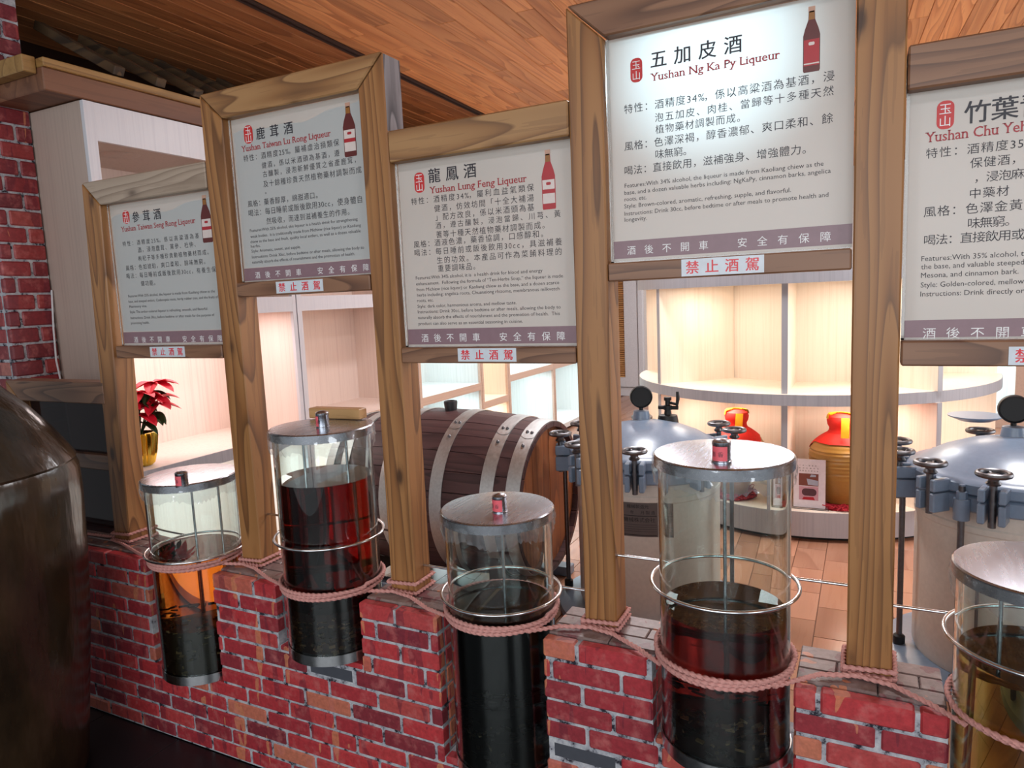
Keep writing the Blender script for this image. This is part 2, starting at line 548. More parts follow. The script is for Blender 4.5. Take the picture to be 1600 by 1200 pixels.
def glyphs(s, off=0.0):
    off = 0.0
    k = (s, off)
    if k not in _cache:
        _tc.body = s; _tc.offset = off
        dg = bpy.context.evaluated_depsgraph_get(); dg.update()
        me = D.meshes.new_from_object(_to.evaluated_get(dg))
        _cache[k] = ([(v.co.x, v.co.y) for v in me.vertices], [tuple(p.vertices) for p in me.polygons])
        D.meshes.remove(me)
    return _cache[k]


def width_of(V): return (min(v[0] for v in V), max(v[0] for v in V)) if V else (0, 0)


def text_zh(s, x0, x1, zc, h, y, off=0.0):
    """characters placed one by one at an even pitch between x0 and x1 on a plane facing -Y"""
    un = [(.52 if ord(c) < 128 else 1.0) for c in s]
    sz = h / .90
    tot = sum(un)
    # first glyph starts at x0, last ends at x1
    last = un[-1]
    pitch = (x1 - x0 - last * sz * .9) / max(1e-6, tot - last) if tot > last else sz
    out = []; p = x0
    for c, u in zip(s, un):
        if c not in ' \u3000':
            V, F = glyphs(c, off)
            out.append(([(p + (vx - .04) * sz, y, zc + (vz - .37) * sz) for vx, vz in V], F))
        p += u * pitch
    return join(*out)


def text_en(s, x0, x1, zc, h, y, off=0.0):
    V, F = glyphs(s, off); a, b = width_of(V)
    k = (x1 - x0) / (b - a); sz = h / .95
    return [(x0 + (vx - a) * k, y, zc + (vz - .25) * sz) for vx, vz in V], F


def text_serif(s, x0, x1, zc, h, y):
    """Latin line with small slabs added at the ends of the upright strokes"""
    V, F = glyphs(s)
    cnt = {}
    for f in F:
        for i in range(len(f)):
            e = (f[i], f[(i + 1) % len(f)]); k = (min(e), max(e)); cnt[k] = cnt.get(k, 0) + 1
    ex, fx = list(V), list(F)
    for (a, b), c in cnt.items():
        if c != 1: continue
        (xa, za), (xb, zb) = V[a], V[b]
        L = abs(xa - xb)
        if abs(za - zb) < .004 and .05 < L < .16:
            lo_ = min(xa, xb) - .055; hi_ = max(xa, xb) + .055
            up_ = 1 if za < .3 else -1
            n0 = len(ex)
            ex += [(lo_, za), (hi_, za), (hi_, za + up_ * .045), (lo_, za + up_ * .045)]
            fx.append((n0, n0 + 1, n0 + 2, n0 + 3) if up_ > 0 else (n0 + 3, n0 + 2, n0 + 1, n0))
    a, b = width_of(ex); k = (x1 - x0) / (b - a); sz = h / .95
    return [(x0 + (vx - a) * k, y, zc + (vz - .25) * sz) for vx, vz in ex], fx


# ================================================================== STRUCTURE
# floor: joint-coloured slab with tiles on it
fl = obj('floor', join(box(-3.2, 4.6, .19, 8.4, -.06, -.006)), M['floor_base'], kind='structure', org=(0, 3, 0))
fr = obj('floor', box(-3.2, 4.6, -3.2, .19, -.06, -.006), M['dark_floor'], kind='structure', org=(0, -1.5, 0))
tw, tl = .155, .31
mt = mesh('tile', *box(-tw / 2 + .0015, tw / 2 - .0015, -tl / 2 + .0015, tl / 2 - .0015, -.006, 0, .0012), M['tile'])
far = []
nt_ = 0
for i in range(-12, 30):
    x = i * tw + .06
    for j in range(0, 27):
        y = .20 + tl * j + tl / 2 + (tl / 2 if i % 2 else 0)
        if y > 8.2: continue
        if -.35 < x < 2.0 and y < 3.4:
            o = D.objects.new('tile', mt); COL.objects.link(o); o.parent = fl
            o.location = Vector((x, y, 0)) - ORG[fl.name]; nt_ += 1
        else:
            far.append(box(x - tw / 2 + .0015, x + tw / 2 - .0015, y - tl / 2 + .0015, y + tl / 2 - .0015, -.006, 0))
obj('tile_field', join(*far), M['tile'], fl, kind='stuff')
ms = mesh('tile', *box(-.199, .199, -.199, .199, -.006, 0, .0015), M['slate'])
for i in range(-7, 9):
    for j in range(0, 5):
        o = D.objects.new('tile', ms); COL.objects.link(o); o.parent = fr
        o.location = Vector((.4 * i + .1, -.2 - .4 * j, 0)) - ORG[fr.name]

# ceiling with boards
HC = 2.9
ce = obj('ceiling', box(-3.2, 4.6, -2.2, 8.4, HC + .012, HC + .1), M['dark_groove'], kind='structure', org=(0, 3, HC))
ang = math.radians(2.6)
pw = .101
for i in range(-26, 26):
    x = i * pw
    rr = random.Random(i * 31 + 5)
    y = -2.0 + rr.uniform(-1.6, 0)
    while y < 8.1:
        L = rr.uniform(1.7, 3.0); y1 = min(y + L, 8.3)
        if y1 > -.2 and (x > -2.75):
            ya = max(y, -2.1)
            hz = HC + rr.uniform(0, .002)
            g = box(x + .0012, x + pw - .0012, ya + .001, y1 - .001, hz, HC + .014, .003)
            g = rotz(g, ang, (0, 1.0))
            # each plank keeps its own origin for its own random tone
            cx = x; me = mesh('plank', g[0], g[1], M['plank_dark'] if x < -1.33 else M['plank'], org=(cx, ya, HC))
            o = D.objects.new('plank', me); COL.objects.link(o); o.parent = ce
            o.location = Vector((cx, ya, HC)) - ORG[ce.name]
        y = y1
rest = []
for i in range(26, 46): rest.append(rotz(box(i * pw + .001, (i + 1) * pw - .001, -2, 8.2, HC, HC + .014), ang, (0, 1)))
obj('plank_field', join(*rest), M['plank'], ce, kind='stuff')
# the dark lamp track let into the boards
tr = obj('trim_1', join(rotz(box(-1.335, -1.322, -.5, 8, HC - .012, HC + .004), ang, (0, 1)), rotz(box(-1.30, -1.287, -.5, 8, HC - .012, HC + .004), ang, (0, 1)),
                        rotz(box(-1.335, -1.287, -.5, 8, HC - .003, HC + .004), ang, (0, 1))), M['dark_groove'], kind='structure', org=(-1.3, 3, HC))

# soffit beam above the cabinets, battens and old rafters
so = obj('trim_2', box(-2.72, -1.712, .30, 6.2, 2.405, 2.495, .004), M['soffit'], kind='structure', org=(-2, 1, 2.45))
obj('batten', box(-1.90, -1.70, .30, 6.2, 2.495, 2.53, .003), M['batten'], so)
obj('batten', box(-2.7, -1.745, .245, .298, 2.47, 2.535, .003), M['batten'], so)
for k in range(12):
    y = .633 + .207 * k
    g = box(-.60, .012, -.025, .025, -.020, .020, .003)
    a = math.radians(29)
    g = xf(g, lambda x, yy, z: (-1.715 + x * math.cos(a) + z * math.sin(a), y + yy, 2.562 - x * math.sin(a) + z * math.cos(a)))
    obj('rafter', g, M['rafter'], so)

# back wall, right wall
obj('wall_back', box(-3.2, 4.6, 8.3, 8.4, -.05, 2.95), M['cream_wall'], kind='structure', org=(0, 8.3, 0))
obj('wall_right', box(4.5, 4.6, .3, 8.3, -.05, 2.95), M['cream_wall'], kind='structure', org=(4.5, 4, 0))
obj('wall_outer', box(-2.98, -2.9, .26, 8.3, -.05, 2.95), M['soffit'], kind='structure', org=(-2.94, 4, 0))
obj('baseboard_back', box(-3.1, 2.2, 8.27, 8.30, 0, .09, .003), M['dark_groove'], kind='structure', org=(0, 8.28, 0))

# louvred door in the back wall
dr = obj('door_1', join(box(-2.62, -2.48, 8.24, 8.285, .13, 2.2, .004), box(-1.86, -1.66, 8.24, 8.285, .13, 2.2, .004),
                        box(-2.48, -1.86, 8.24, 8.285, .13, .27, .004), box(-2.48, -1.86, 8.24, 8.285, 2.06, 2.2, .004)), M['white'], kind='structure', org=(-2.1, 8.26, 0))
sl = []
for k in range(58):
    z = .275 + k * .0305
    g = box(-2.49, -1.85, -.02, .02, -.0045, .0045)
    a = math.radians(38)
    sl.append(xf(g, lambda x, yy, zz: (x, 8.262 + yy * math.cos(a) - zz * math.sin(a), z + .012 + yy * math.sin(a) + zz * math.cos(a))))
obj('louver_slats', join(*sl), M['louver'], dr, kind='stuff')
kn = obj('door_knob', join(lathe([(0, 0), (.018, .0), (.018, .04), (.03, .05), (.036, .07), (.03, .09), (0, .098)], (0, 0, 0), 20)), M['steel'], dr, True)
kn.data.transform(Matrix.Translation(Vector((-1.74, 8.24, 1.20)) - ORG[dr.name]) @ Matrix.Rotation(math.radians(90), 4, 'X'))
obj('door_frame', join(box(-2.70, -2.63, 8.22, 8.30, 0, 2.28, .004), box(-1.65, -1.58, 8.22, 8.30, 0, 2.28, .004), box(-2.70, -1.58, 8.22, 8.30, 2.21, 2.28, .004), box(-2.62, -1.66, 8.26, 8.30, 0, .12)), M['white'], dr)

# ------------------------------------------------------------------ low brick wall with open niches
NI = [(-.978, -.648, .262), (-.372, -.045, .455), (.221, .536, .243), (.816, 1.123, .452), (1.408, 1.722, .25)]
WX0, WX1, WZ, WD = -2.06, 2.3, .65, .20
segs = []
xs = [WX0] + [v for n in NI for v in n[:2]] + [WX1]
core = [box(WX0, WX1, .0042, WD - .006, 0, .236)]
for i in range(0, len(xs), 2): core.append(box(xs[i] + (.006 if i else 0), xs[i + 1] - .002, .0042, WD - .004, .236, WZ - .008))
for a, b, z in NI: core.append(box(a - .0, b + .0, .0042, WD - .006, .236, z - .004))
wl = obj('wall_front', join(*core), M['mortar'], kind='structure', org=(0, .1, 0))
ph_, bl = .65 / 12, .182
bc = {}
nb = 0


def put_brick(parent, x0, x1, y0, y1, z0, z1, mt, b=.004, name='brick', jit=0.0):
    key = (round(x1 - x0, 3), round(y1 - y0, 3), round(z1 - z0, 3), mt.name)
    if key not in bc:
        a, c, e = key[0] / 2, key[1] / 2, key[2] / 2
        bc[key] = mesh(name, *box(-a, a, -c, c, -e, e, b), mt)
    o = D.objects.new(name, bc[key]); COL.objects.link(o); o.parent = parent
    o.location = Vector(((x0 + x1) / 2, (y0 + y1) / 2, (z0 + z1) / 2)) - ORG[parent.name]
    if jit: o.rotation_euler = (random.uniform(-jit, jit), random.uniform(-jit, jit) * .6, random.uniform(-jit, jit))
    return o


broken = {(-1, 7), (4, 6)}
for r in range(12):
    z0, z1 = r * ph_ + .0035, (r + 1) * ph_ - .0035
    cuts = [(a, b) for a, b, zf in NI if z1 > zf + .006]
    for a, b, zf in NI:      # cut bricks that close the course just below a niche floor
        if z1 > zf + .006 and zf - z0 > .012:
            for q in range(2):
                put_brick(wl, a + (b - a) * q / 2 + .003, a + (b - a) * (q + 1) / 2 - .003, 0, .034, z0, zf - .001, M['brick'], .0045); nb += 1
    spans = []; x = -1.46
    for a, b in cuts: spans.append((x, a)); x = b
    spans.append((x, 1.93))
    for sx0, sx1 in spans:
        off = (bl / 2 if r % 2 else 0) + .013 * math.sin(r * 2.1)
        k = math.floor((sx0 - off) / bl)
        while k * bl + off < sx1:
            a, b = max(sx0, k * bl + off + .0045), min(sx1, (k + 1) * bl + off - .0045)
            if a == sx0 and k * bl + off + .0045 < sx0: a = sx0
            k += 1
            if b - a < .014: continue
            if (k, r) in broken:
                put_brick(wl, a, b, .004, .03, z0, z1, M['asphalt'], .006, 'broken_brick'); continue
            put_brick(wl, a, b, random.choice((0, -.0015, .001)), .034, z0, z1, M['brick'], .0045, jit=.006); nb += 1
# bricks returning into the left cheek of each niche
for a, b, zf in NI[:4]:
    r0 = int(math.floor((zf + .012) / ph_))
    for r in range(r0, 12):
        z0, z1 = max(zf + .001, r * ph_ + .0035), (r + 1) * ph_ - .0035
        if r % 2: put_brick(wl, a - .012, a + .001, .039, .194, z0, z1, M['brick'], .003, 'return_brick')
        else:
            put_brick(wl, a - .012, a + .001, .039, .110, z0, z1, M['brick'], .003, 'return_brick')
            put_brick(wl, a - .012, a + .001, .118, .194, z0, z1, M['brick'], .003, 'return_brick')
# worn brick paving on top of the wall
for i in range(0, len(xs), 2):
    x0, x1 = max(xs[i], -2.0), xs[i + 1]
    for row in range(3):
        y0 = .037 + row * .0535
        x = x0 + .002 - (.08 if row % 2 else 0)
        while x < x1 - .02:
            a, b = max(x, x0 + .002), min(x + .1570, x1 - .002)
            if b - a > .02: put_brick(wl, a, b, y0, y0 + .0515, WZ - .012, WZ, M['brick_cap'], .0025, 'cap_brick')
            x += .159

# ------------------------------------------------------------------ brick pillar on the left
pi_ = obj('wall_left', box(-2.6, -2.086, .256, .447, 0, HC), M['mortar'], kind='structure', org=(-2.3, .35, 0))
for r in range(40):
    z0 = r * .073 + .004; z1 = z0 + .064
    if z1 > HC: continue
    m_ = M['brick_old']
    if r % 2:
        put_brick(pi_, -2.11, -2.08, .252, .372, z0, z1, m_, .006, jit=.01)
        put_brick(pi_, -2.11, -2.08, .382, .447, z0, z1, m_, .006, jit=.01)
        for xa, xb in ((-2.34, -2.12), (-2.598, -2.35)): put_brick(pi_, xa, xb, .252, .28, z0, z1, m_, .006)
    else:
        put_brick(pi_, -2.11, -2.08, .252, .30, z0, z1, m_, .006, jit=.01)
        put_brick(pi_, -2.11, -2.08, .31, .447, z0, z1, m_, .006, jit=.01)
        for xa, xb in ((-2.22, -2.12), (-2.45, -2.23), (-2.598, -2.46)): put_brick(pi_, xa, xb, .252, .28, z0, z1, m_, .006)

# ================================================================== TIMBER FRAME
LOW, HIGH = 1.963, 2.161
tf = thing('timber_frame', (.35, .14, WZ), 'stepped pine timber frame of posts and rails along the brick wall', 'frame')
Y0, Y1 = .10, .182
RH = .083
XP = [(-1.240, -1.152, LOW), (-.613, -.525, HIGH), (0.0, .088, HIGH), (.613, .698, HIGH), (1.222, 1.310, HIGH), (1.832, 1.920, LOW)]
for i, (a, b, zt) in enumerate(XP):
    zt_ = zt
    zb = WZ + .001
    mit = {0: 'L', 1: 'L', 2: 'R', 3: 'L', 4: 'R'}.get(i)
    lean = -.045 if i == 0 else 0.0
    if i in (3, 4) and False: pass
    poly = [(a + lean, zb), (b + lean, zb), (b, zt - RH if mit == 'L' else zt - .001), (a, zt - .001 if mit == 'L' else zt - RH)]
    if mit is None: poly[2] = (b, zt); poly[3] = (a, zt)
    if mit == 'R': poly = [(a, zb), (b, zb), (b, zt - .001), (a + 0.0, zt - RH)]
    g = prism(poly, 'Y', Y0, Y1, .0035)
    if i == 2:   # the far side face of this post is weathered grey near its head
        g = prism(poly, 'Y', Y0, Y1, .0035)
        bm = bmesh.new(); vs = [bm.verts.new(v) for v in g[0]]
        for f in g[1]: bm.faces.new([vs[q] for q in f])
        bmesh.ops.bisect_plane(bm, geom=bm.verts[:] + bm.edges[:] + bm.faces[:], plane_co=(0, 0, 1.958), plane_no=(0, 0, 1))
        bm.verts.index_update(); bm.normal_update()
        fm = [1 if (f.normal.x > .9 and f.calc_center_median().z > 1.96) else 0 for f in bm.faces]
        g = [tuple(v.co) for v in bm.verts], [tuple(v.index for v in f.verts) for f in bm.faces]; bm.free()
        obj('post', g, [M['post'], M['weathered']], tf, fm=fm, label='pine post with one weathered grey side near its top')
    else:
        obj('post', g, M['post'], tf)


def top_rail(x0, x1, zt, ml, mr, mt):
    e = .0015
    poly = [(x0 + (RH if 0 else 0), zt), (x1, zt), (x1 - (.088 if mr else 0), zt - RH), (x0 + (.088 if ml else 0), zt - RH)]
    poly = [(x0 + e, zt), (x1 - e, zt), (x1 - e - (.088 if mr else 0), zt - RH), (x0 + e + (.088 if ml else 0), zt - RH)]
    obj('top_rail', prism(poly, 'Y', Y0 - .002, Y1 - .004, .0035), mt, tf)


top_rail(-1.238, -.614, LOW, True, False, M['rail_pale'])
top_rail(-.611, .086, HIGH, True, True, M['rail'])
top_rail(.089, .612, LOW - .008, False, False, M['rail'])
top_rail(.615, 1.308, HIGH, True, True, M['rail_brown'])
top_rail(1.311, 1.831, LOW - .02, False, False, M['rail_brown'])
RAILS = [(-1.152, -.614, 1.342, 1.385), (-.524, -.001, 1.535, 1.580), (.089, .612, 1.329, 1.371), (.699, 1.221, 1.525, 1.568), (1.311, 1.831, 1.327, 1.377)]
for a, b, z0, z1 in RAILS: obj('bottom_rail', box(a + .0015, b - .0015, Y0 - .002, Y0 + .055, z0, z1, .003), M['rail_brown'], tf)
# low end bay on the left with a dark glass pane
obj('post', prism([(-1.877, WZ), (-1.79, WZ), (-1.79, 1.17), (-1.877, 1.252)], 'Y', Y0, Y1, .003), M['post'], tf)
obj('top_rail', prism([(-1.875, 1.252), (-1.248, 1.252), (-1.248, 1.171), (-1.789, 1.171)], 'Y', Y0 - .002, Y1 - .004, .0035), M['rail_brown'], tf)
obj('bottom_rail', box(-1.789, -1.262, Y0 + .01, Y0 + .06, .915, .972, .003), M['rail_brown'], tf)
obj('dark_pane', join(box(-1.79, -1.26, .138, .142, .972, 1.171), box(-1.79, -1.275, .138, .142, WZ + .002, .915)), M['pane'], tf, label='dark smoky glass pane in the low end bay')

# ================================================================== SIGN PANELS
PAN = {
 '1': dict(heading=[(-1.026, -.881, 1.828, .035)], title=[(-1.093, -.717, 1.79, .024)],
  zh=[(-1.093, -.707, 1.742, .017), (-1.016, -.714, 1.716, .018), (-1.018, -.658, 1.687, .017), (-1.09, -.677, 1.658, .018), (-1.092, -.644, 1.63, .018), (-1.018, -.932, 1.601, .018)],
  en=[(-1.094, -.657, 1.559, .012), (-1.095, -.645, 1.54, .012), (-1.094, -1.0, 1.522, .012), (-1.094, -.698, 1.503, .012), (-1.094, -.67, 1.482, .012), (-1.095, -.996, 1.464, .012)],
  foot=[(-1.087, -.644, 1.405, .021)], seal=(-1.077, -1.041, 1.832, .046), bottle=(-.691, -.642, 1.792, .15), band=(1.389, 1.433), ext=(-1.149, -.616, 1.386, 1.879)),
 '2': dict(heading=[(-.416, -.27, 2.022, .034)], title=[(-.483, -.129, 1.984, .024)],
  zh=[(-.477, -.102, 1.957, .019), (-.404, -.103, 1.928, .018), (-.403, -.034, 1.902, .018), (-.404, -.029, 1.873, .019), (-.4, -.385, 1.851, .017), (-.476, -.182, 1.82, .019), (-.477, -.032, 1.792, .02), (-.404, -.069, 1.762, .019)],
  en=[(-.477, -.054, 1.738, .012), (-.477, -.044, 1.72, .012), (-.479, -.046, 1.704, .012), (-.479, -.438, 1.690, .012), (-.478, -.275, 1.675, .012), (-.478, -.038, 1.657, .012), (-.479, -.072, 1.641, .012)],
  foot=[(-.47, -.026, 1.601, .02)], seal=(-.467, -.43, 2.026, .054), bottle=(-.085, -.039, 1.986, .147), band=(1.581, 1.624), ext=(-.523, -.002, 1.581, 2.077)),
 '3': dict(heading=[(.193, .339, 1.829, .036)], title=[(.194, .483, 1.79, .024)],
  zh=[(.133, .501, 1.768, .018), (.206, .5, 1.743, .018), (.208, .5, 1.72, .018), (.207, .571, 1.698, .017), (.207, .539, 1.674, .018), (.133, .534, 1.653, .018), (.133, .572, 1.63, .018), (.205, .571, 1.606, .018), (.207, .335, 1.584, .018)],
  en=[(.133, .517, 1.561, .012), (.133, .572, 1.545, .012), (.133, .561, 1.529, .012), (.134, .562, 1.514, .012), (.133, .187, 1.499, .012), (.133, .44, 1.483, .012), (.133, .563, 1.468, .012), (.133, .56, 1.452, .012), (.133, .456, 1.435, .012)],
  foot=[(.141, .572, 1.396, .022)], seal=(.147, .179, 1.816, .053), bottle=(.523, .561, 1.782, .143), band=(1.374, 1.421), ext=(.09, .611, 1.372, 1.872)),
 '4': dict(heading=[(.803, 1.001, 2.015, .036)], title=[(.802, 1.078, 1.976, .023)],
  zh=[(.739, 1.182, 1.918, .02), (.811, 1.181, 1.889, .019), (.812, 1.01, 1.863, .019), (.738, 1.18, 1.835, .02), (.81, .894, 1.808, .02), (.736, 1.143, 1.78, .02)],
  en=[(.736, 1.164, 1.745, .013), (.735, 1.178, 1.729, .013), (.735, .788, 1.714, .013), (.734, 1.101, 1.698, .013), (.734, 1.174, 1.681, .013), (.734, .788, 1.667, .013)],
  foot=[(.739, 1.179, 1.596, .02)], seal=(.756, .784, 2.0, .053), bottle=(1.122, 1.156, 1.996, .128), band=(1.574, 1.619), ext=(.70, 1.22, 1.569, 2.077)),
 '5': dict(heading=[(1.41, 1.58, 1.809, .04)], title=[(1.346, 1.655, 1.77, .026)],
  zh=[(1.348, 1.506, 1.742, .019), (1.422, 1.506, 1.715, .019), (1.429, 1.507, 1.687, .019), (1.422, 1.485, 1.658, .019), (1.347, 1.507, 1.63, .02), (1.421, 1.501, 1.602, .02), (1.348, 1.512, 1.575, .02)],
  en=[(1.345, 1.513, 1.538, .014), (1.345, 1.514, 1.522, .014), (1.345, 1.506, 1.505, .014), (1.345, 1.515, 1.486, .014), (1.345, 1.516, 1.468, .014)],
  foot=[(1.351, 1.78, 1.39, .022)], seal=(1.364, 1.393, 1.811, .053), bottle=None, band=(1.378, 1.417), ext=(1.312, 1.83, 1.378, 1.860)),
}
TXT = {
 '1': ('參茸酒', 'Yushan Taiwan Seng Rong Liqueur',
  ['特性：酒精度25%，係以高粱酒為基', '酒，浸泡鹿茸、黨參、杜仲、', '枸杞子等多種珍貴動植物藥材而成。', '風格：色如琥珀，爽口柔和、餘味無窮。', '喝法：每日睡前或飯後飲用30cc，有養生保', '健功能。'],
  ['Features:With 25% alcohol, the liqueur is made from Kaoliang chiew as the', 'base, and steeped antlers, Codonopsis roots, hardy rubber tree, and the fruits of', 'Matrimony vine.', 'Style: The amber-colored liqueur is refreshing, smooth, and flavorful.', 'Instructions: Drink 30cc, before bedtime or after meals for the purpose of', 'promoting health.']),
 '2': ('鹿茸酒', 'Yushan Taiwan Lu Rong Liqueur',
  ['特性：酒精度25%，屬補虛治損類保', '健酒，係以米酒頭為基酒，遵', '古釀製，浸泡新鮮優質之省產鹿茸，', '及十餘種珍貴天然植物藥材調製而成', '。', '風格：藥香醇厚，綿甜適口。', '喝法：每日睡前或飯後飲用30cc，使身體自', '然吸收，而達到滋補養生的作用。'],
  ['Features:With 25% alcohol, this liqueur is a health drink for strengthening', 'weak bodies.  It is traditionally made from Michiew (rice liquor) or Kaoliang', 'chiew as the base and fresh, quality local antlers, as well as a dozen valuable', 'herbs.', 'Style: Aromatic, sweet, and supple.', 'Instructions: Drink 30cc, before bedtime or after meals, allowing the body to', 'naturally absorb the effects of nourishment and the promotion of health.']),
 '3': ('龍鳳酒', 'Yushan Lung Feng Liqueur',
  ['特性：酒精度34%，屬利血益氣類保', '健酒，仿效坊間「十全大補湯', '」配方改良，係以米酒頭為基', '酒，遵古釀製，浸泡當歸、川芎、黃', '蓍等十種天然植物藥材調製而成。', '風格：酒液色濃，藥香協調，口感醇和。', '喝法：每日睡前或飯後飲用30cc，具滋補養', '生的功效。本產品可作為菜餚料理的', '重要調味品。'],
  ['Features:With 34% alcohol, it is  a health drink for blood and energy', 'enhancement.  Following the formula of “Ten-Herbs Soup,” the liqueur is made', 'from Michiew (rice liquor) or Kaoliang chiew as the base, and a dozen scarce', 'herbs including: angelica roots, Chuanxiong rhizome, membranous milkvetch', 'roots, etc.', 'Style: dark color, harmonious aroma, and mellow taste.', 'Instructions: Drink 30cc, before bedtime or after meals, allowing the body to', 'naturally absorb the effects of nourishment and the promotion of health.  This', 'product can also serve as an essential seasoning in cuisine.']),
 '4': ('五加皮酒', 'Yushan Ng Ka Py Liqueur',
  ['特性：酒精度34%，係以高粱酒為基酒，浸', '泡五加皮、肉桂、當歸等十多種天然', '植物藥材調製而成。', '風格：色澤深褐，醇香濃郁、爽口柔和、餘', '味無窮。', '喝法：直接飲用，滋補強身、增強體力。'],
  ['Features:With 34% alcohol, the liqueur is made from Kaoliang chiew as the', 'base, and a dozen valuable herbs including: NgKaPy, cinnamon barks, angelica', 'roots, etc.', 'Style: Brown-colored, aromatic, refreshing, supple, and flavorful.', 'Instructions: Drink 30cc, before bedtime or after meals to promote health and', 'longevity.']),
 '5': ('竹葉青酒'[:2] + '青酒', 'Yushan Chu Yeh Ching Liqueur',
  ['特性：酒精度35', '保健酒，', '，浸泡麻', '中藥材', '風格：色澤金黃', '味無窮。', '喝法：直接飲用或'],
  ['Features:With 35% alcohol, t', 'the base, and valuable steeped', 'Mesona, and cinnamon bark.', 'Style: Golden-colored, mellow', 'Instructions: Drink directly or']),
}
PLAB = {'1': 'pale sign panel headed Seng Rong in the leftmost low bay of the frame',
        '2': 'grey-white sign panel headed Lu Rong in the tall bay second from left',
        '3': 'white sign panel headed Lung Feng in the low bay above the dark barrel',
        '4': 'brightly backlit sign panel headed Ng Ka Py in the tallest bay',
        '5': 'cream sign panel headed Chu Yeh at the right edge of the picture'}


def plate2d(poly, y0=.1290):
    n = len(poly); return [(x, y0, z) for x, z in poly], [tuple(range(n))]


def rrect(x0, x1, z0, z1, r, y, k=5):
    P = []
    for cx, cz, a in ((x1 - r, z0 + r, -PI / 2), (x1 - r, z1 - r, 0), (x0 + r, z1 - r, PI / 2), (x0 + r, z0 + r, PI)):
        for i in range(k + 1): P.append((cx + r * math.cos(a + PI / 2 * i / k), cz + r * math.sin(a + PI / 2 * i / k)))
    return plate2d(P, y)


for k in '12345':
    p, t = PAN[k], TXT[k]
    x0, x1, z0, z1 = p['ext']
    root = thing('sign_panel', ((x0 + x1) / 2, .13, z0), PLAB[k], 'sign', 'liquor sign panels in the timber frame')
    obj('sheet', plate2d([(x0, z0), (x1, z0), (x1, z1), (x0, z1)], .1300), M['sign_white'], root)
    obj('clear_cover', join(box(x0, x0 + .006, .124, .1298, z0, z1), box(x0, x1, .124, .1298, z0, z0 + .003)), M['acrylic'], root)
    YT = .1293
    if k in '12':
        P = []
        n = 22; zt = z1 - .012
        for i in range(n + 1):
            u = i / n
            hgt = zt - .035 + .022 * u + .008 * math.sin(u * 7 + 1) + .004 * math.sin(u * 19)
            P.append((x0 + .012 + (x1 - x0 - .02) * u, hgt))
        poly = [(x1 - .008, p['band'][1] + .002), (x0 + .012, p['band'][1] + .002)][::-1]
        obj('mountain_print', plate2d([poly[0]] + [poly[1]] + P[::-1], .12975), M['mountain'], root, label='faint grey mountain outline printed behind the heading')
    hd = p['heading'][0]
    obj('heading', bold(text_zh(t[0], *hd, YT), .00055), M['ink'], root)
    obj('title', bold(text_serif(t[1], *p['title'][0], YT), .0003), M['ink_red'], root, label='dark red English title')
    obj('chinese_text', join(*[text_zh(s, *q, YT, .004) for s, q in zip(t[2], p['zh'])]), M['ink'], root)
    obj('english_text', join(*[text_en(s, *q, YT, .004) for s, q in zip(t[3], p['en'])]), M['ink'], root)
    s = p['seal']
    se = obj('seal_mark', rrect(s[0], s[1], s[2] - s[3] / 2, s[2] + s[3] / 2, (s[1] - s[0]) * .42, YT), M['seal_red'], root, label='red seal mark')
    cw = (s[1] - s[0])
    obj('seal_lettering', join(text_zh('玉', s[0] + cw * .14, s[1] - cw * .14, s[2] + s[3] * .21, cw * .68, YT - .0002, .02),
                               text_zh('山', s[0] + cw * .14, s[1] - cw * .14, s[2] - s[3] * .22, cw * .68, YT - .0002, .02)), M['print_white'], se)
    bz0, bz1 = p['band']
    ba = obj('footer_band', box(x0 + .006, x1, .1291, .1298, bz0 + .004, bz1), M['band'], root, label='mauve footer band')
    obj('footer_lettering', text_zh('酒後不開車　安全有保障', *p['foot'][0], .1288, .006), M['print_white'], ba)
    if p['bottle']:
        bx0, bx1, bz, bh = p['bottle']
        zb, zt = bz - bh / 2, bz + bh / 2
        c, r = (bx0 + bx1) / 2, (bx1 - bx0) / 2 * .95
        hh = zt - zb
        body = [(c - r, zb + .004), (c - r * .9, zb), (c + r * .9, zb), (c + r, zb + .004), (c + r, zb + hh * .56), (c + r * .80, zb + hh * .66), (c + r * .40, zb + hh * .80), (c + r * .36, zb + hh * .93),
                (c - r * .36, zb + hh * .93), (c - r * .40, zb + hh * .80), (c - r * .80, zb + hh * .66), (c - r, zb + hh * .56)]
        bo = obj('bottle_picture', plate2d(body, YT), M['bottle_brown'] if k != '3' else M['bottle_red'], root, label='printed picture of a tall brown bottle')
        obj('bottle_neck', join(plate2d([(c - r * .36, zb + hh * .80), (c + r * .36, zb + hh * .80), (c + r * .30, zb + hh * .93), (c - r * .30, zb + hh * .93)], YT - .0002)), M['bottle_amber'], bo)
        obj('bottle_cap', plate2d([(c - r * .40, zb + hh * .91), (c + r * .40, zb + hh * .91), (c + r * .40, zt), (c - r * .40, zt)], YT - .0002), M['bottle_cap'], bo)
        lm = M['bottle_red'] if k == '4' else M['bottle_label']
        obj('bottle_label', join(plate2d([(c - r * .9, zb + hh * .10), (c + r * .9, zb + hh * .10), (c + r * .9, zb + hh * .50), (c - r * .9, zb + hh * .50)], YT - .0003)), lm, bo)
        lm2 = M['bottle_label'] if k == '4' else M['bottle_red']
        obj('label_stripe', join(plate2d([(c - r * .9, zb + hh * (.12 if k == '4' else .27)), (c + r * .9, zb + hh * (.12 if k == '4' else .27)), (c + r * .9, zb + hh * (.14 if k == '4' else .34)), (c - r * .9, zb + hh * (.14 if k == '4' else .34))], YT - .0004),
                                   rrect(c - r * .35, c + r * .35, zb + hh * .41, zb + hh * .46, r * .15, YT - .0004)), lm2, bo)

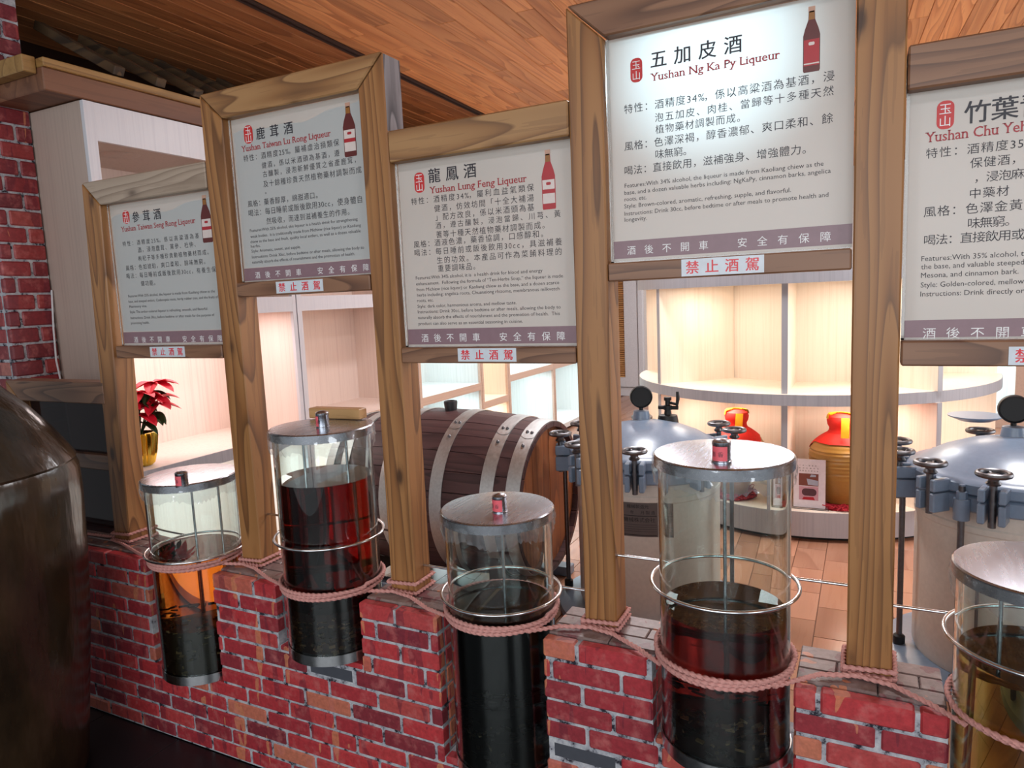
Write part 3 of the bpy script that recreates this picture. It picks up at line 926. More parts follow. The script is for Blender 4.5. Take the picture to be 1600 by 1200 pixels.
STK = [(-.964, -.789, 1.347, 1.382), (-.355, -.171, 1.540, 1.575), (.275, .449, 1.334, 1.369), (.874, 1.051, 1.528, 1.566), (1.491, 1.668, 1.330, 1.365)]
SLAB = ['white warning sticker with red writing on the leftmost low rail above the red plant', 'white warning sticker on the rail under the Lu Rong sign',
        'white warning sticker on the rail under the Lung Feng sign', 'white warning sticker on the rail under the backlit Ng Ka Py sign', 'white warning sticker on the rail cut by the right edge of the picture']
for (a, b, z0, z1), lb in zip(STK, SLAB):
    st = obj('warning_sticker', box(a, b, .0968, .0979, z0, z1), M['sticker'], org=((a + b) / 2, .0975, z0))
    tag(st, lb, 'sticker', 'warning stickers on the rails')
    h = (z1 - z0) * .72
    obj('lettering', bold(text_zh('禁止酒駕', a + (b - a) * .06, b - (b - a) * .06, (z0 + z1) / 2, h, .0966), .0006), M['sticker_red'], st)

# ================================================================== LIQUOR TUBES
TB = [  # x, y, lid top, lid radius, bottom, liquid top, herb top, ring z, liquid material, cup angle
 (-.800, .077, .949, .1535, .266, .690, .490, .694, 'liq_amber', (-.676, -.05)),
 (-.195, .072, 1.144, .1525, .462, .992, .660, .817, 'liq_red', (-.161, .040)),
 (.384, .076, .950, .150, .247, .692, .409, .722, 'liq_black', (.414, .035)),
 (.971, .047, 1.139, .150, .457, .787, .588, .843, 'liq_wine', (.985, -.045)),
 (1.556, .045, .956, .150, .256, .780, .40, .812, 'liq_olive', (1.56, -.06)),
]
TLAB = ['glass cylinder of amber liquor under the Seng Rong sign, leftmost in the wall',
        'tall glass cylinder of dark red liquor nearly full, with a wood block on its lid',
        'glass cylinder of black liquor in front of the barrel head',
        'glass cylinder of wine-dark liquor in front of the tank with the nameplate',
        'glass cylinder of olive-gold liquor cut by the right edge of the picture']
for i, (x, y, zl, R, zb, zq, zh, zr, lm, cup) in enumerate(TB):
    t = thing('liquor_cylinder', (x, y, zb), TLAB[i], 'jar', 'liquor cylinders set in the brick wall')
    rg = R - .0085
    # open glass cylinder with a real wall thickness
    z0, z1 = zb + .012, zl - .012
    rin = rg - .005
    obj('glass_cylinder', lathe([(rg, z0), (rg, z1), (rin, z1), (rin, z0), (rg, z0)], (x, y, 0), 72), M['glass'], t, True)
    rl = rin - .0006
    obj('liquor', lathe([(0, zb + .022), (rl, zb + .022), (rl, zq), (0, zq)], (x, y, 0), 72), M[lm], t, True)
    # heap of steeped herbs at the bottom
    rr = random.Random(i)
    hs = {0: [], 1: [], 2: []}
    nh = 650 if i == 1 else 420
    for q in range(nh):
        a = rr.uniform(0, 2 * PI); r_ = (rl - .0085) * math.sqrt(rr.uniform(.86 if i == 1 and q % 3 else .5, 1)); z = rr.uniform(zb + .03, (zh if q % 4 == 0 or i != 1 else zb + .13))
        s_ = rr.uniform(.004, .010)
        g = box(-s_, s_, -s_ * .5, s_ * .5, -s_ * .25, s_ * .25)
        e = Matrix.Rotation(rr.uniform(0, 6), 3, 'Z') @ Matrix.Rotation(rr.uniform(0, 3), 3, 'X')
        cx, cy = x + r_ * math.cos(a), y + r_ * math.sin(a)
        hs[0 if rr.random() < (.62 if i != 1 or z > zb + .13 else .2) else (1 if rr.random() < .35 else 2)].append(([tuple(e @ Vector(v) + Vector((cx, cy, z))) for v in g[0]], g[1]))
    corez = lathe([(0, zb + .026), (rl - .02, zb + .026), (rl - .022, zh - .05), (0, zh - .03)], (x, y, 0), 24)
    G = [corez] + hs[0]; fm = [0] * (len(corez[1]) + 6 * len(hs[0])) + [1] * (6 * len(hs[1])) + [2] * (6 * len(hs[2]))
    obj('herbs', join(*(G + hs[1] + hs[2])), [M['herbs'], M['herb_pale'], M['herb_mid']], t, fm=fm, kind='stuff')
    obj('base_ring', lathe([(0, zb), (rg + .003, zb), (rg + .003, zb + .030), (rg + .0006, zb + .030), (rg + .0006, zb + .011), (0, zb + .011)], (x, y, 0), 64), M['steel'], t, True)
    ld = obj('lid', lathe([(0, zl + .004), (R * .6, zl + .003), (R - .003, zl), (R, zl - .003), (R, zl - .026), (R - .003, zl - .027), (R - .003, zl - .006), (0, zl - .004)], (x, y, 0), 96), M['lid'], t, True)
    # crumpled film hanging from the rim
    V, F = [], []; n = 144; rows = 7
    drop = [.018 + .016 * abs(math.sin(q * 2 * PI / n * 3 + i)) + .012 * rr.random() for q in range(n)]
    for q in range(n):
        a = 2 * PI * q / n
        for j in range(rows):
            f = j / (rows - 1)
            r2 = R + .0012 + (.0015 if f < .4 else .0025 - .010 * max(0, f - .5)) + rr.uniform(-.0011, .0016) * (1 + f * 1.4)
            zz = zl - .004 - f * (.022 + drop[q]) + rr.uniform(-.0012, .0012) * f
            V.append((x + r2 * math.cos(a), y + r2 * math.sin(a), zz))
    for q in range(n):
        for j in range(rows - 1):
            F.append((q * rows + j, ((q + 1) % n) * rows + j, ((q + 1) % n) * rows + j + 1, q * rows + j + 1))
    obj('plastic_film', (V, F), M['film'], t, True, label='crumpled clear film under the lid')
    # dip rods seen through the empty part
    rods = [(.0, .02)] if i in (2, 3) else [(.07, .05), (-.065, .05)] if i == 0 else [(-.05, -.03), (.07, .02)] if i == 1 else [(-.06, .05)]
    obj('dip_rod', join(*[cyl((x + dx, y + dy, zb + .06), (x + dx, y + dy, zl - .008), .0042, 10) for dx, dy in rods]), M['steel'], t, True)
    # scent cup
    cx, cy = cup
    kz = zl + .002
    kc = obj('scent_cup', join(lathe([(0, 0), (.0205, 0), (.0205, .003), (.0185, .004), (.0185, .036), (.0192, .037), (.0192, .043), (.015, .047), (.006, .0495), (0, .050)], (cx, cy, kz), 28)), M['lid'], t, True)
    a0, a1 = (-2.6, -.75) if i != 1 else (-3.1, -1.5)
    obj('cup_label', lathe([(.0188, .005), (.0192, .005), (.0192, .035), (.0188, .035)], (cx, cy, kz), 18, a0, a1), M['cup_pink'], kc, True)

    def bend(g, mid):
        return [(cx + .0195 * math.cos(mid + vx / .0195), cy + .0195 * math.sin(mid + vx / .0195), kz + vz) for vx, _, vz in g[0]], g[1]
    mid = -PI / 2 - .35
    obj('cup_lettering', bend(text_zh('酒香', -.0135, .0135, .019, .0105, 0, .01), mid), M['ink'], kc)

    rb = thing('support_ring', (x, y, zr), ['steel support ring round the amber cylinder', 'steel support ring round the dark red cylinder', 'steel support ring round the black liquor cylinder',
                'steel support ring round the wine-dark cylinder by the nameplate tank', 'steel support ring round the olive-gold cylinder at right edge'][i], 'ring', 'support rings of the cylinders')
    obj('hoop', torus((x, y, zr), R + .0095, .0042, 80, 10), M['steel'], rb, True)
    xl = XP[i][1] if i < 5 else 0; xr = XP[i + 1][0]
    rr_ = R + .0095
    for sx, xe in ((-1, xl), (1, xr)):
        yy = y + .072
        xa = x + sx * math.sqrt(rr_ ** 2 - .072 ** 2)
        obj('rod', cyl((xa, yy, zr), (xe + sx * .006, yy, zr), .0036, 10), M['steel'], rb, True)

# wood block lying on the lid of the second cylinder
wb = obj('wood_block', rotz(box(-.315, -.125, .155, .195, 1.1485, 1.180, .002), math.radians(4), (-.22, .17)), M['block'], org=(-.22, .17, 1.148))
tag(wb, 'small pale pine wood block lying on the lid of the dark red cylinder', 'block')

# ================================================================== ROPE
rp = thing('pink_rope', (.3, .05, WZ), 'thin twisted pink rope wound round the cylinders and post feet', 'rope')
RR = .0048


def dense(pts, step=.0045):
    P = [Vector(p) for p in pts]; out = []
    for a, b in zip(P[:-1], P[1:]):
        n = max(1, int((b - a).length / step))
        for q in range(n): out.append(a.lerp(b, q / n))
    out.append(P[-1]); return out


def rope(name, pts): obj(name, tube(dense(pts, .0032), RR, 12, False, 2 * PI / .045, .26), M['rope'], rp, True)


for i, (x, y, zl, R, *_r) in enumerate(TB):
    zc = .666
    for q in range(3 if i in (0, 1, 2, 3) else 2):
        rad = R - .0085 + RR + .0015 + q * .0018
        dz = q * .0092 + .002 * i
        pts = []
        for s_ in range(97):
            a = 2 * PI * s_ / 96
            pts.append((x + rad * math.cos(a), y + rad * math.sin(a), zc + dz + .006 * math.sin(a + q * 1.7) * (1 if q else .4) + (.0 if math.sin(a) > -.2 else -.004 * q)))
        rope('coil', pts)
for i, (a, b, zt) in enumerate(XP):
    e = RR + .0015
    le = -.043 if i == 0 else 0
    for q in range(2):
        z = WZ + .006 + q * .0102 + (.012 if i in (0, 2) and q else 0)
        c = [(a - e + le, Y0 - e), (b + e + le, Y0 - e), (b + e + le, Y1 + e), (a - e + le, Y1 + e)]
        pts = [(p[0], p[1], z + (.006 * q if k_ in (1, 2) else 0)) for k_, p in enumerate(c)]
        rope('post_wrap', pts + [pts[0]])
    # strands to the neighbouring cylinders
    if i < 5:
        x, y, zl, R = TB[i][:4]; rad = R - .0085 + RR + .002
        th_ = math.radians(214)
        rope('strand', [(a + .004 + le, Y0 - .016, WZ + .008), (b + le, Y0 - .030, WZ + .0065), ((b + x) / 2 - .055, .02, WZ + .0075), (x + rad * math.cos(th_) - .004, y + rad * math.sin(th_), WZ + .012)])
    if i > 0:
        x, y, zl, R = TB[i - 1][:4]; rad = R - .0085 + RR + .002
        th_ = math.radians(-38)
        rope('strand', [(x + rad * math.cos(th_), y + rad * math.sin(th_), WZ + .016), (a - .05, .055, WZ + .009), (a + .03, Y0 - .017, WZ + .008), (b, Y0 - .016, WZ + .008)])
rope('strand', [(-1.9, .04, WZ + .006), (-1.6, .085, WZ + .006), (-1.29, .10, WZ + .012)])

# ================================================================== DARK VAT
vt = thing('wine_vat', (-1.300, -.478, 0), 'large dark brown glazed wine vat with sloping shoulder on the floor', 'vat')
obj('body', lathe([(0, .0), (.33, 0), (.35, .02), (.375, .25), (.402, .5), (.418, .75), (.424, .93), (.421, 1.02), (.412, 1.042)], (-1.300, -.478, 0), 96), M['vat'], vt, True)
obj('shoulder', lathe([(.412, 1.042), (.416, 1.050), (.408, 1.065), (.36, 1.142), (.30, 1.222), (.235, 1.292), (.19, 1.33), (.165, 1.345), (.16, 1.40), (.18, 1.42), (.17, 1.43), (.14, 1.42), (.14, 1.35), (0, 1.34)], (-1.300, -.478, 0), 96), M['vat'], vt, True)

# ================================================================== BARREL
BX, BY, BZ, HL = -.70, 1.60, .505, .57
rB, rH = .420, .374


def rprof(u): return rB - (rB - rH) * (u / HL) ** 2


br = thing('oak_barrel', (BX, BY, BZ - rB), 'dark oak barrel lying on its side behind the wall with zinc hoops', 'barrel')
NS = 26
for s_ in range(NS):
    a0 = 2 * PI * s_ / NS + .004; a1 = 2 * PI * (s_ + 1) / NS - .004
    V, F = [], []
    nu, na = 10, 3
    dr_ = random.uniform(-.0012, .0012)
    for lay in (0, 1):
        for iu in range(nu + 1):
            u = -HL + 2 * HL * iu / nu
            for ia in range(na + 1):
                a = a0 + (a1 - a0) * ia / na
                r = rprof(u) + dr_ - (.024 if lay else 0)
                V.append((BX + u, BY + r * math.cos(a), BZ + r * math.sin(a)))
    W_ = na + 1; O = (nu + 1) * W_
    for iu in range(nu):
        for ia in range(na):
            p = iu * W_ + ia
            F.append((p, p + 1, p + W_ + 1, p + W_)); F.append((O + p, O + p + W_, O + p + W_ + 1, O + p + 1))
        p = iu * W_; F.append((p, p + W_, O + p + W_, O + p)); p += na; F.append((p, O + p, O + p + W_, p + W_))
    for ia in range(na):
        F.append((ia, O + ia, O + ia + 1, ia + 1)); p = nu * W_ + ia; F.append((p, p + 1, O + p + 1, O + p))
    obj('stave', (V, F), M['stave'], br, True)
for sx in (1, -1):
    nbd = 7; rh = rH - .02; xh = BX + sx * (HL - .045)
    for q in range(nbd):
        y0, y1 = -rh + 2 * rh * q / nbd + .001, -rh + 2 * rh * (q + 1) / nbd - .001
        P = []
        for f in range(9):
            yy = y0 + (y1 - y0) * f / 8; P.append((yy, math.sqrt(max(0, rh * rh - yy * yy))))
        poly = [(BY + p[0], BZ + p[1]) for p in P] + [(BY + p[0], BZ - p[1]) for p in reversed(P)]
        if q in (0,): poly = poly[1:-1] if abs(P[0][1]) < 1e-4 else poly
        obj('head_board', prism(poly, 'X', xh - .01, xh + .01 + random.uniform(-.001, .001), 0), M['head'], br)
for u0, u1 in ((.500, .566), (.375, .440), (.115, .180), (-.180, -.115), (-.440, -.375), (-.566, -.500)):
    V, F = [], []; n = 72
    for q in range(n):
        a = 2 * PI * q / n
        for u, e in ((u0, .001), (u0, .0045), ((u0 + u1) / 2, .0050), (u1, .0045), (u1, .001)):
            r = rprof(u) + e; V.append((BX + u, BY + r * math.cos(a), BZ + r * math.sin(a)))
    for q in range(n):
        for j in range(4): F.append((q * 5 + j, q * 5 + j + 1, ((q + 1) % n) * 5 + j + 1, ((q + 1) % n) * 5 + j))
    hp = obj('hoop', (V, F), M['zinc'], br, True)
    # overlapped end with two rivets
    V, F = [], []; n = 8
    for q in range(n + 1):
        f = q / n; a = PI * .60 + .22 * f
        m_ = 1 if f < .75 else math.sqrt(max(.05, 1 - ((f - .75) / .25) ** 2))
        for j in range(3):
            u = (u0 + u1) / 2 + (u1 - u0) / 2 * m_ * (j - 1) * .98
            r = rprof(u) + .0066; V.append((BX + u, BY + r * math.cos(a), BZ + r * math.sin(a)))
    for q in range(n):
        for j in range(2): F.append((q * 3 + j, q * 3 + j + 1, q * 3 + j + 4, q * 3 + j + 3))
    obj('hoop_lap', (V, F), M['zinc'], hp, True)
    rv = []
    for a, uu in ((PI * .60 + .10, .33), (PI * .60 + .10, .67), (PI * .60 + .34, .5)):
        u = u0 + (u1 - u0) * uu; r = rprof(u) + .0075
        rv.append(ball((BX + u, BY + r * math.cos(a), BZ + r * math.sin(a)), .0085, 10, 6))
    obj('rivets', join(*rv), M['iron'], hp, True)
obj('bung', lathe([(0, 0), (.030, 0), (.036, .052), (.034, .058), (.026, .060), (.022, .052), (0, .052)], (BX + .005, BY, BZ + rB - .012), 24), M['rubber'], br, True)
cr = thing('barrel_cradle', (BX, BY, 0), 'low grey steel cradle under the oak barrel', 'cradle')
obj('base_rail', box(BX - .62, BX + .55, BY - .30, BY - .22, 0, .05, .004), M['tank_blue'], cr)
obj('base_rail', box(BX - .62, BX + .55, BY + .22, BY + .30, 0, .05, .004), M['tank_blue'], cr)
for u in (-.42, .40):
    pts = [(BY - .34, .05), (BY + .34, .05), (BY + .34, .22)]
    n = 14
    for q in range(n + 1):
        yy = .34 - .68 * q / n
        pts.append((BY + yy, BZ - math.sqrt(rprof(u) ** 2 - yy * yy) - .009))
    pts.append((BY - .34, .22))
    seen = []
    for p_ in pts:
        if not seen or (abs(seen[-1][0] - p_[0]) + abs(seen[-1][1] - p_[1])) > 1e-4: seen.append(p_)
    obj('saddle', prism(seen, 'X', BX + u - .03, BX + u + .03), M['dark_groove'], cr)

# ================================================================== PRESSURE TANKS


def tank(cx, cy, label, wheels, rods, plate, gauge_a, valve_a, rod_r=.405):
    t = thing('pressure_tank', (cx, cy, 0), label, 'tank', 'pressure tanks behind the wall')
    c = (cx, cy, 0); R = .327
    obj('base_plate', lathe([(0, 0), (.43, 0), (.43, .035), (.34, .05), (0, .05)], c, 48), M['tank_blue'], t, True)
    obj('body', lathe([(.30, .05), (R - .006, .05), (R, .07), (R, .60), (R + .004, .605), (R + .004, .625), (R, .63), (R, .69), (.28, .69)], c, 72), M['tank_grey'], t, True)
    obj('lower_flange', lathe([(R - .02, .685), (.352, .685), (.360, .692), (.360, .736), (.352, .742), (R - .03, .742)], c, 72), M['tank_blue'], t, True)
    obj('domed_lid', lathe([(R - .03, .746), (.353, .746), (.360, .752), (.360, .782), (.350, .792), (.330, .796), (.31, .806), (.25, .842), (.17, .874), (.09, .892), (0, .898)], c, 72), M['tank_blue'], t, True)
    for a in wheels:
        a = math.radians(a); ca, sa = math.cos(a), math.sin(a)

        def P(r, tt, z): return (cx + r * ca - tt * sa, cy + r * sa + tt * ca, z)
        lug = []
        for s_ in (-1, 1):
            for z0, z1 in ((.672, .741), (.747, .792)):
                g = box(.350, .425, s_ * .030 - .011, s_ * .030 + .011, z0, z1, .004)
                lug.append(xf(g, P))
        obj('lug', join(*lug), M['tank_blue'], t)
        zc = .815; rc = .402
        o = P(rc, 0, 0)
        hw = obj('handwheel', join(torus((o[0], o[1], zc + .030), .046, .0095, 28, 8),
                                   lathe([(0, 0), (.020, 0), (.024, .006), (.016, .016), (.017, .030), (.021, .036), (.014, .040), (0, .040)], (o[0], o[1], zc - .008), 16),
                                   *[tube([(o[0] + .014 * math.cos(a + q * PI / 2 + .5), o[1] + .014 * math.sin(a + q * PI / 2 + .5), zc + .018), (o[0] + .044 * math.cos(a + q * PI / 2 + .5), o[1] + .044 * math.sin(a + q * PI / 2 + .5), zc + .028)], .0065, 6) for q in range(4)]), M['iron'], t, True)
        obj('swing_bolt', cyl((o[0], o[1], .66), (o[0], o[1], zc - .004), .012, 12), M['iron'], hw, True)
    for a in rods:
        a = math.radians(a); x, y = cx + rod_r * math.cos(a), cy + rod_r * math.sin(a)
        obj('tie_rod', cyl((x, y, .05), (x, y, .78), .011, 12), M['iron'], t, True)
        g = join(lathe([(0, .66), (.026, .66), (.026, .735), (0, .735)], (x, y, 0), 14), lathe([(0, .735), (.018, .735), (.018, .760), (.010, .762), (.010, .785), (0, .785)], (x, y, 0), 6))
        obj('rod_clamp', g, M['tank_blue'], t, True)
        obj('rod_foot', lathe([(0, 0), (.022, 0), (.022, .055), (.014, .062), (0, .062)], (x, y, .02), 12), M['black'], t, True)
    # pressure gauge
    gr = .10 if plate else .05
    gx, gy = cx + gr * math.cos(gauge_a), cy + gr * math.sin(gauge_a)
    ps = obj('gauge_socket', lathe([(0, .88), (.044, .88), (.036, .930), (.018, .934), (0, .934)], (gx, gy, 0), 24), M['tank_blue'], t, True)
    dv = Vector((1.25 - gx + .6, -1.513 - gy, 0)).normalized()
    g = lathe([(0, -.016), (.050, -.016), (.053, -.010), (.053, .014), (.048, .018), (.046, .012), (0, .012)], (0, 0, 0), 36)
    q = dv.to_track_quat('Z', 'Y').to_matrix()
    g = [tuple(q @ Vector(v) + Vector((gx, gy, .998))) for v in g[0]], g[1]
    gg = obj('pressure_gauge', join(g, cyl((gx, gy, .93), (gx, gy, .952), .010, 12)), M['black'], t, True, label='black round pressure gauge')
    # valve with lever
    vx, vy = cx + .15 * math.cos(valve_a), cy + .15 * math.sin(valve_a)
    obj('valve', join(lathe([(0, .87), (.050, .87), (.044, .905), (.018, .91), (.015, .93), (.020, .932), (.020, .952), (.012, .955), (.012, .975), (.018, .977), (.018, .992), (0, .992)], (vx, vy, 0), 20),
                      cyl((vx - .045, vy, .942), (vx + .05, vy, .942), .0095, 10)), M['black'], t, True, label='black valve')
    obj('valve_lever', join(cyl((vx + .012, vy, .965), (vx + .048, vy, .958), .007, 8), tube([(vx + .044, vy, .952), (vx + .049, vy, .985), (vx + .047, vy, 1.02)], [.006, .009, .007], 8)), M['black'], t, True)
    if plate:
        am = math.radians(plate)
        rp_ = R + .001

        def bend(x, y, z): return (cx + (rp_ - y) * math.cos(am + x / R), cy + (rp_ - y) * math.sin(am + x / R), z)
        V, F = [], []
        n = 10
        for j in range(n + 1):
            xx = -.10 + .20 * j / n
            for z in (.452, .602): V.append(bend(xx, -.001, z))
        for j in range(n): F.append((2 * j, 2 * j + 2, 2 * j + 3, 2 * j + 1))
        np_ = obj('nameplate', (V, F), M['plate'], t, True, label='dark metal nameplate')
        rows = [text_zh('機械製造元', -.03, .062, .586, .017, -.0018, .02), text_zh('年　年　月製造', -.06, .088, .560, .016, -.0018, .02), text_zh('機械株式会社', -.045, .088, .527, .020, -.0018, .035)]
        lines = []
        for z in (.543, .458):
            lines.append(([bend_(xx, -.0018, z_) for bend_ in [lambda a_, b_, c_: (a_, b_, c_)] for xx in [-.095 + .19 * j / 10 for j in range(11)] for z_ in (z, z + .003)], [(2 * j, 2 * j + 2, 2 * j + 3, 2 * j + 1) for j in range(10)]))
        for k_ in range(4):
            z = .475 + .010 * k_
            lines.append(([(xx, -.0018, z_) for xx in [-.095 + .19 * j / 10 for j in range(11)] for z_ in (z, z + .0012)], [(2 * j, 2 * j + 2, 2 * j + 3, 2 * j + 1) for j in range(10)]))
        obj('plate_lettering', xf(join(*rows, *lines), bend), M['black'], np_)
    return t


t1 = tank(.336, 1.65, 'grey pressure tank with nameplate between the barrel and tall cylinder', [-81, -122, -161, 160, 109, 46, 21, -42], [-176, -8, 75, 128], -84, math.radians(118), math.radians(62))
t2 = tank(1.76, 1.62, 'grey pressure tank with iron handwheels at the right edge', [166, -166, -138, -108, -78, -40, 20, 100], [-173, -123, -55, 10, 130], None, math.radians(100), math.radians(40), .376)
g = lathe([(0, 0), (.06, 0), (.10, .018), (.10, .022), (0, .022)], (1.66, 1.93, .905), 28)
obj('lid_plate', g, M['tank_blue'], t2, True, label='flat grey plate beyond the gauge')

# ================================================================== ROUND DISPLAY UNIT
du = thing('display_unit', (.86, 3.60, 0), 'half-round lit display unit with pale wood shelves and grey edges', 'display shelf')
C0, RS = (.86, 3.87), 1.16


def halfdisc(R, z0, z1, n=56, b=.0, y_back=3.86):
    P = [(C0[0] + R * math.cos(PI + PI * i / n), C0[1] + R * math.sin(PI + PI * i / n)) for i in range(n + 1)]
    return prism(P, 'Z', z0, z1)


def edge_band(R, z0, z1, n=56, t=.004):
    V, F = [], []
    for i in range(n + 1):
        a = PI + PI * i / n
        for r, z in ((R, z0), (R + t, z0), (R + t, z1), (R, z1)): V.append((C0[0] + r * math.cos(a), C0[1] + r * math.sin(a), z))
    for i in range(n):
        for j in range(4): F.append((i * 4 + j, (i + 1) * 4 + j, (i + 1) * 4 + (j + 1) % 4, i * 4 + (j + 1) % 4))
    return V, F


obj('toe_recess', halfdisc(1.03, 0, .03), M['black'], du)
pn = obj('plinth', halfdisc(1.08, .03, .18), M['lam_beige'], du)
obj('edge_strip', edge_band(1.08, .03, .178), M['lam_edge'], pn, True, label='grey edge strip')
sh = obj('shelf', halfdisc(RS - .004, .815, .88), M['lam_beige'], du)
obj('edge_strip', edge_band(RS - .004, .815, .879), M['lam_edge'], sh, True, label='grey edge strip')
cn = obj('canopy', halfdisc(RS - .004, 1.506, 1.575), M['lam_beige'], du)
obj('edge_strip', edge_band(RS - .004, 1.506, 1.577), M['lam_edge'], cn, True, label='grey edge strip')
core_p = [(.30, 3.86), (.43, 3.47), (.83, 3.29), (1.19, 3.36), (1.40, 3.86)]
for z0, z1 in ((.18, .815), (.88, 1.506)): obj('core', prism(core_p, 'Z', z0, z1), M['lam_beige'], du)
obj('back_panel', box(-.28, 2.00, 3.862, 3.89, .0, 1.575), M['lam_beige'], du)
for (fx, fy), (kx, ky) in (((.02, 3.09), (.43, 3.47)), ((.835, 2.742), (.835, 3.295)), ((1.615, 2.975), (1.19, 3.36))):
    dd = Vector((kx - fx, ky - fy)); L = dd.length; dd.normalize(); pp = Vector((-dd.y, dd.x)) * .016
    for z0, z1 in ((.18, .815), (.88, 1.506)):
        P = [(fx + pp.x, fy + pp.y), (fx - pp.x, fy - pp.y), (kx - pp.x, ky - pp.y), (kx + pp.x, ky + pp.y)]
        dv_ = obj('divider', prism(P, 'Z', z0, z1), M['lam_beige'], du)
        Q = [(fx + pp.x * 1.05, fy + pp.y * 1.05), (fx - pp.x * 1.05, fy - pp.y * 1.05), (fx - pp.x * 1.05 - dd.x * .004, fy - pp.y * 1.05 - dd.y * .004), (fx + pp.x * 1.05 - dd.x * .004, fy + pp.y * 1.05 - dd.y * .004)]
        obj('edge_strip', prism(Q, 'Z', z0, z1), M['lam_edge'], dv_, label='grey edge strip')
for zt, pw_ in ((1.50, 3.5), (.81, 3.3)):
    for x, y in ((-.02, 3.5), (.42, 3.02), (1.22, 2.95), (1.70, 3.42)):
        area('display_lamp', (x, y, zt), .20, pw_, WARM)

# ---- wine jars on the plinth


def wine_jar(cx, cy, z0, label, band_a):
    t = thing('wine_jar', (cx, cy, z0), label, 'jar', 'ochre wine jars in the display unit')
    prof = [(0, 0), (.095, 0), (.10, .01)]
    n = 44
    for i in range(n + 1):
        u = i / n; z = .012 + .40 * u
        r = .100 + .070 * math.sin(min(1, u * 1.5) * PI * .5) if u < .68 else None
        if r is None:
            v = (u - .68) / .32; r = .170 - .103 * v ** 2.1
        rib = .0026 * math.sin(u * 2 * PI * 17) if u > .35 else 0
        prof.append((r + rib, z))
    prof += [(.060, .425), (.055, .44), (0, .44)]
    obj('body', lathe(prof, (cx, cy, z0), 56), M['ceramic'], t, True)
    cl = []
    V, F = [], []; na, nr = 56, 10
    for i in range(na):
        a = 2 * PI * i / na
        reach = .13 + .17 * max(0, math.cos(2 * (a - band_a) + .9)) ** 1.5
        for j in range(nr + 1):
            f = j / nr
            u = 1 - f * reach
            v = max(0, (u - .68) / .32); r = (.170 - .103 * v ** 2.1) + .0045 + .0015 * math.sin(a * 9) * f
            V.append((cx + r * math.cos(a), cy + r * math.sin(a), z0 + .014 + .40 * u + (.002)))
    for i in range(na):
        for j in range(nr):
            k_ = (i + 1) % na
            F.append((i * (nr + 1) + j, i * (nr + 1) + j + 1, k_ * (nr + 1) + j + 1, k_ * (nr + 1) + j))
    top = lathe([(.072, .412), (.062, .43), (.060, .445), (.070, .465), (.074, .49), (.066, .512), (.04, .522), (0, .525)], (cx, cy, z0), 40)
    c_ = obj('cloth_cover', join((V, F), top), M['cloth_red'], t, True, label='red cloth tied over the mouth')
    obj('ribbon', join(lathe([(.0745, .500), (.077, .500), (.072, .520), (.066, .528), (.03, .534), (.03, .53), (.064, .522)], (cx, cy, z0), 40, .2, PI + .6),
                       xf(box(-.022, .022, -.003, .003, -.11, 0), lambda x, y, z: (cx + x + .03, cy - .082 - .05 * (z / -.11) , z0 + .515 + z))), M['ribbon'], t, True, label='gold ribbon')
    return t


wine_jar(.520, 3.06, .20, 'ochre wine jar tied with red cloth behind the tall cylinder lid', -.3)
wine_jar(1.118, 3.03, .20, 'ribbed ochre wine jar with red cloth standing on the red net', 0)
for (cx, cy), lb in (((1.118, 3.03), 'crumpled red net mat under the ribbed jar at right'), ((.52, 3.06), 'red net mat under the jar hidden behind the tall cylinder')):
    rr = random.Random(3); gs = []
    for q in range(46):
        a = rr.uniform(0, 2 * PI); r0 = rr.uniform(.12, .19); da = rr.uniform(.4, 1.1)
        gs.append(tube([(cx + (r0 + .012 * math.sin(k_ * 1.7 + q)) * math.cos(a + da * k_ / 8), cy + (r0 + .012 * math.sin(k_ * 1.7 + q)) * math.sin(a + da * k_ / 8), .188 + rr.uniform(0, .024)) for k_ in range(9)], .0035, 5))
    gs.append(lathe([(0, .1805), (.17, .1805), (.175, .186), (.12, .199), (0, .199)], (cx, cy, 0), 32))
    nm = obj('net_mat', join(*gs), M['net'], org=(cx, cy, .18)); tag(nm, lb, 'mat', 'red net mats')

# ---- photo card in an acrylic stand
cd = thing('photo_card', (.965, 2.86, .18), 'small white card with two photos in a clear stand beside the ochre jar', 'card')
obj('acrylic_stand', join(box(.872, 1.062, 2.866, 2.870, .184, .482), box(.86, 1.07, 2.84, 2.90, .1802, .184)), M['acrylic'], cd)
obj('card', box(.876, 1.050, 2.8625, 2.8645, .186, .478), M['paper'], cd)
YC = 2.8620
obj('upper_photo', join(plate2d([(.905, .318), (1.012, .318), (1.012, .392), (.905, .392)], YC)), M['photo_a'], cd)
obj('photo_details', join(plate2d([(.955, .325), (1.010, .322), (1.010, .352), (.948, .362)], YC - .0002), plate2d([(.965, .372), (.998, .374), (.998, .386), (.972, .388)], YC - .0002)), M['photo_d'], cd)
lp = obj('lower_photo', plate2d([(.907, .232), (1.012, .232), (1.012, .314), (.907, .314)], YC), M['photo_b'], cd)
obj('photo_bowl', rrect(.922, 1.002, .258, .302, .02, YC - .0002), M['photo_c'], lp)
obj('photo_stand', plate2d([(.924, .234), (.994, .234), (.986, .252), (.932, .250)], YC - .0002), M['net'], lp)
obj('card_text', join(text_zh('一年一度最受', .908, 1.000, .440, .008, YC, .01), text_zh('歡迎的陳年老', .906, 1.012, .424, .008, YC, .01), text_zh('酒開封大家分享', .908, 1.010, .408, .008, YC, .01)), M['ink'], cd)

# ================================================================== CABINETS ALONG THE LEFT
XF_, XB = -1.711, -2.26


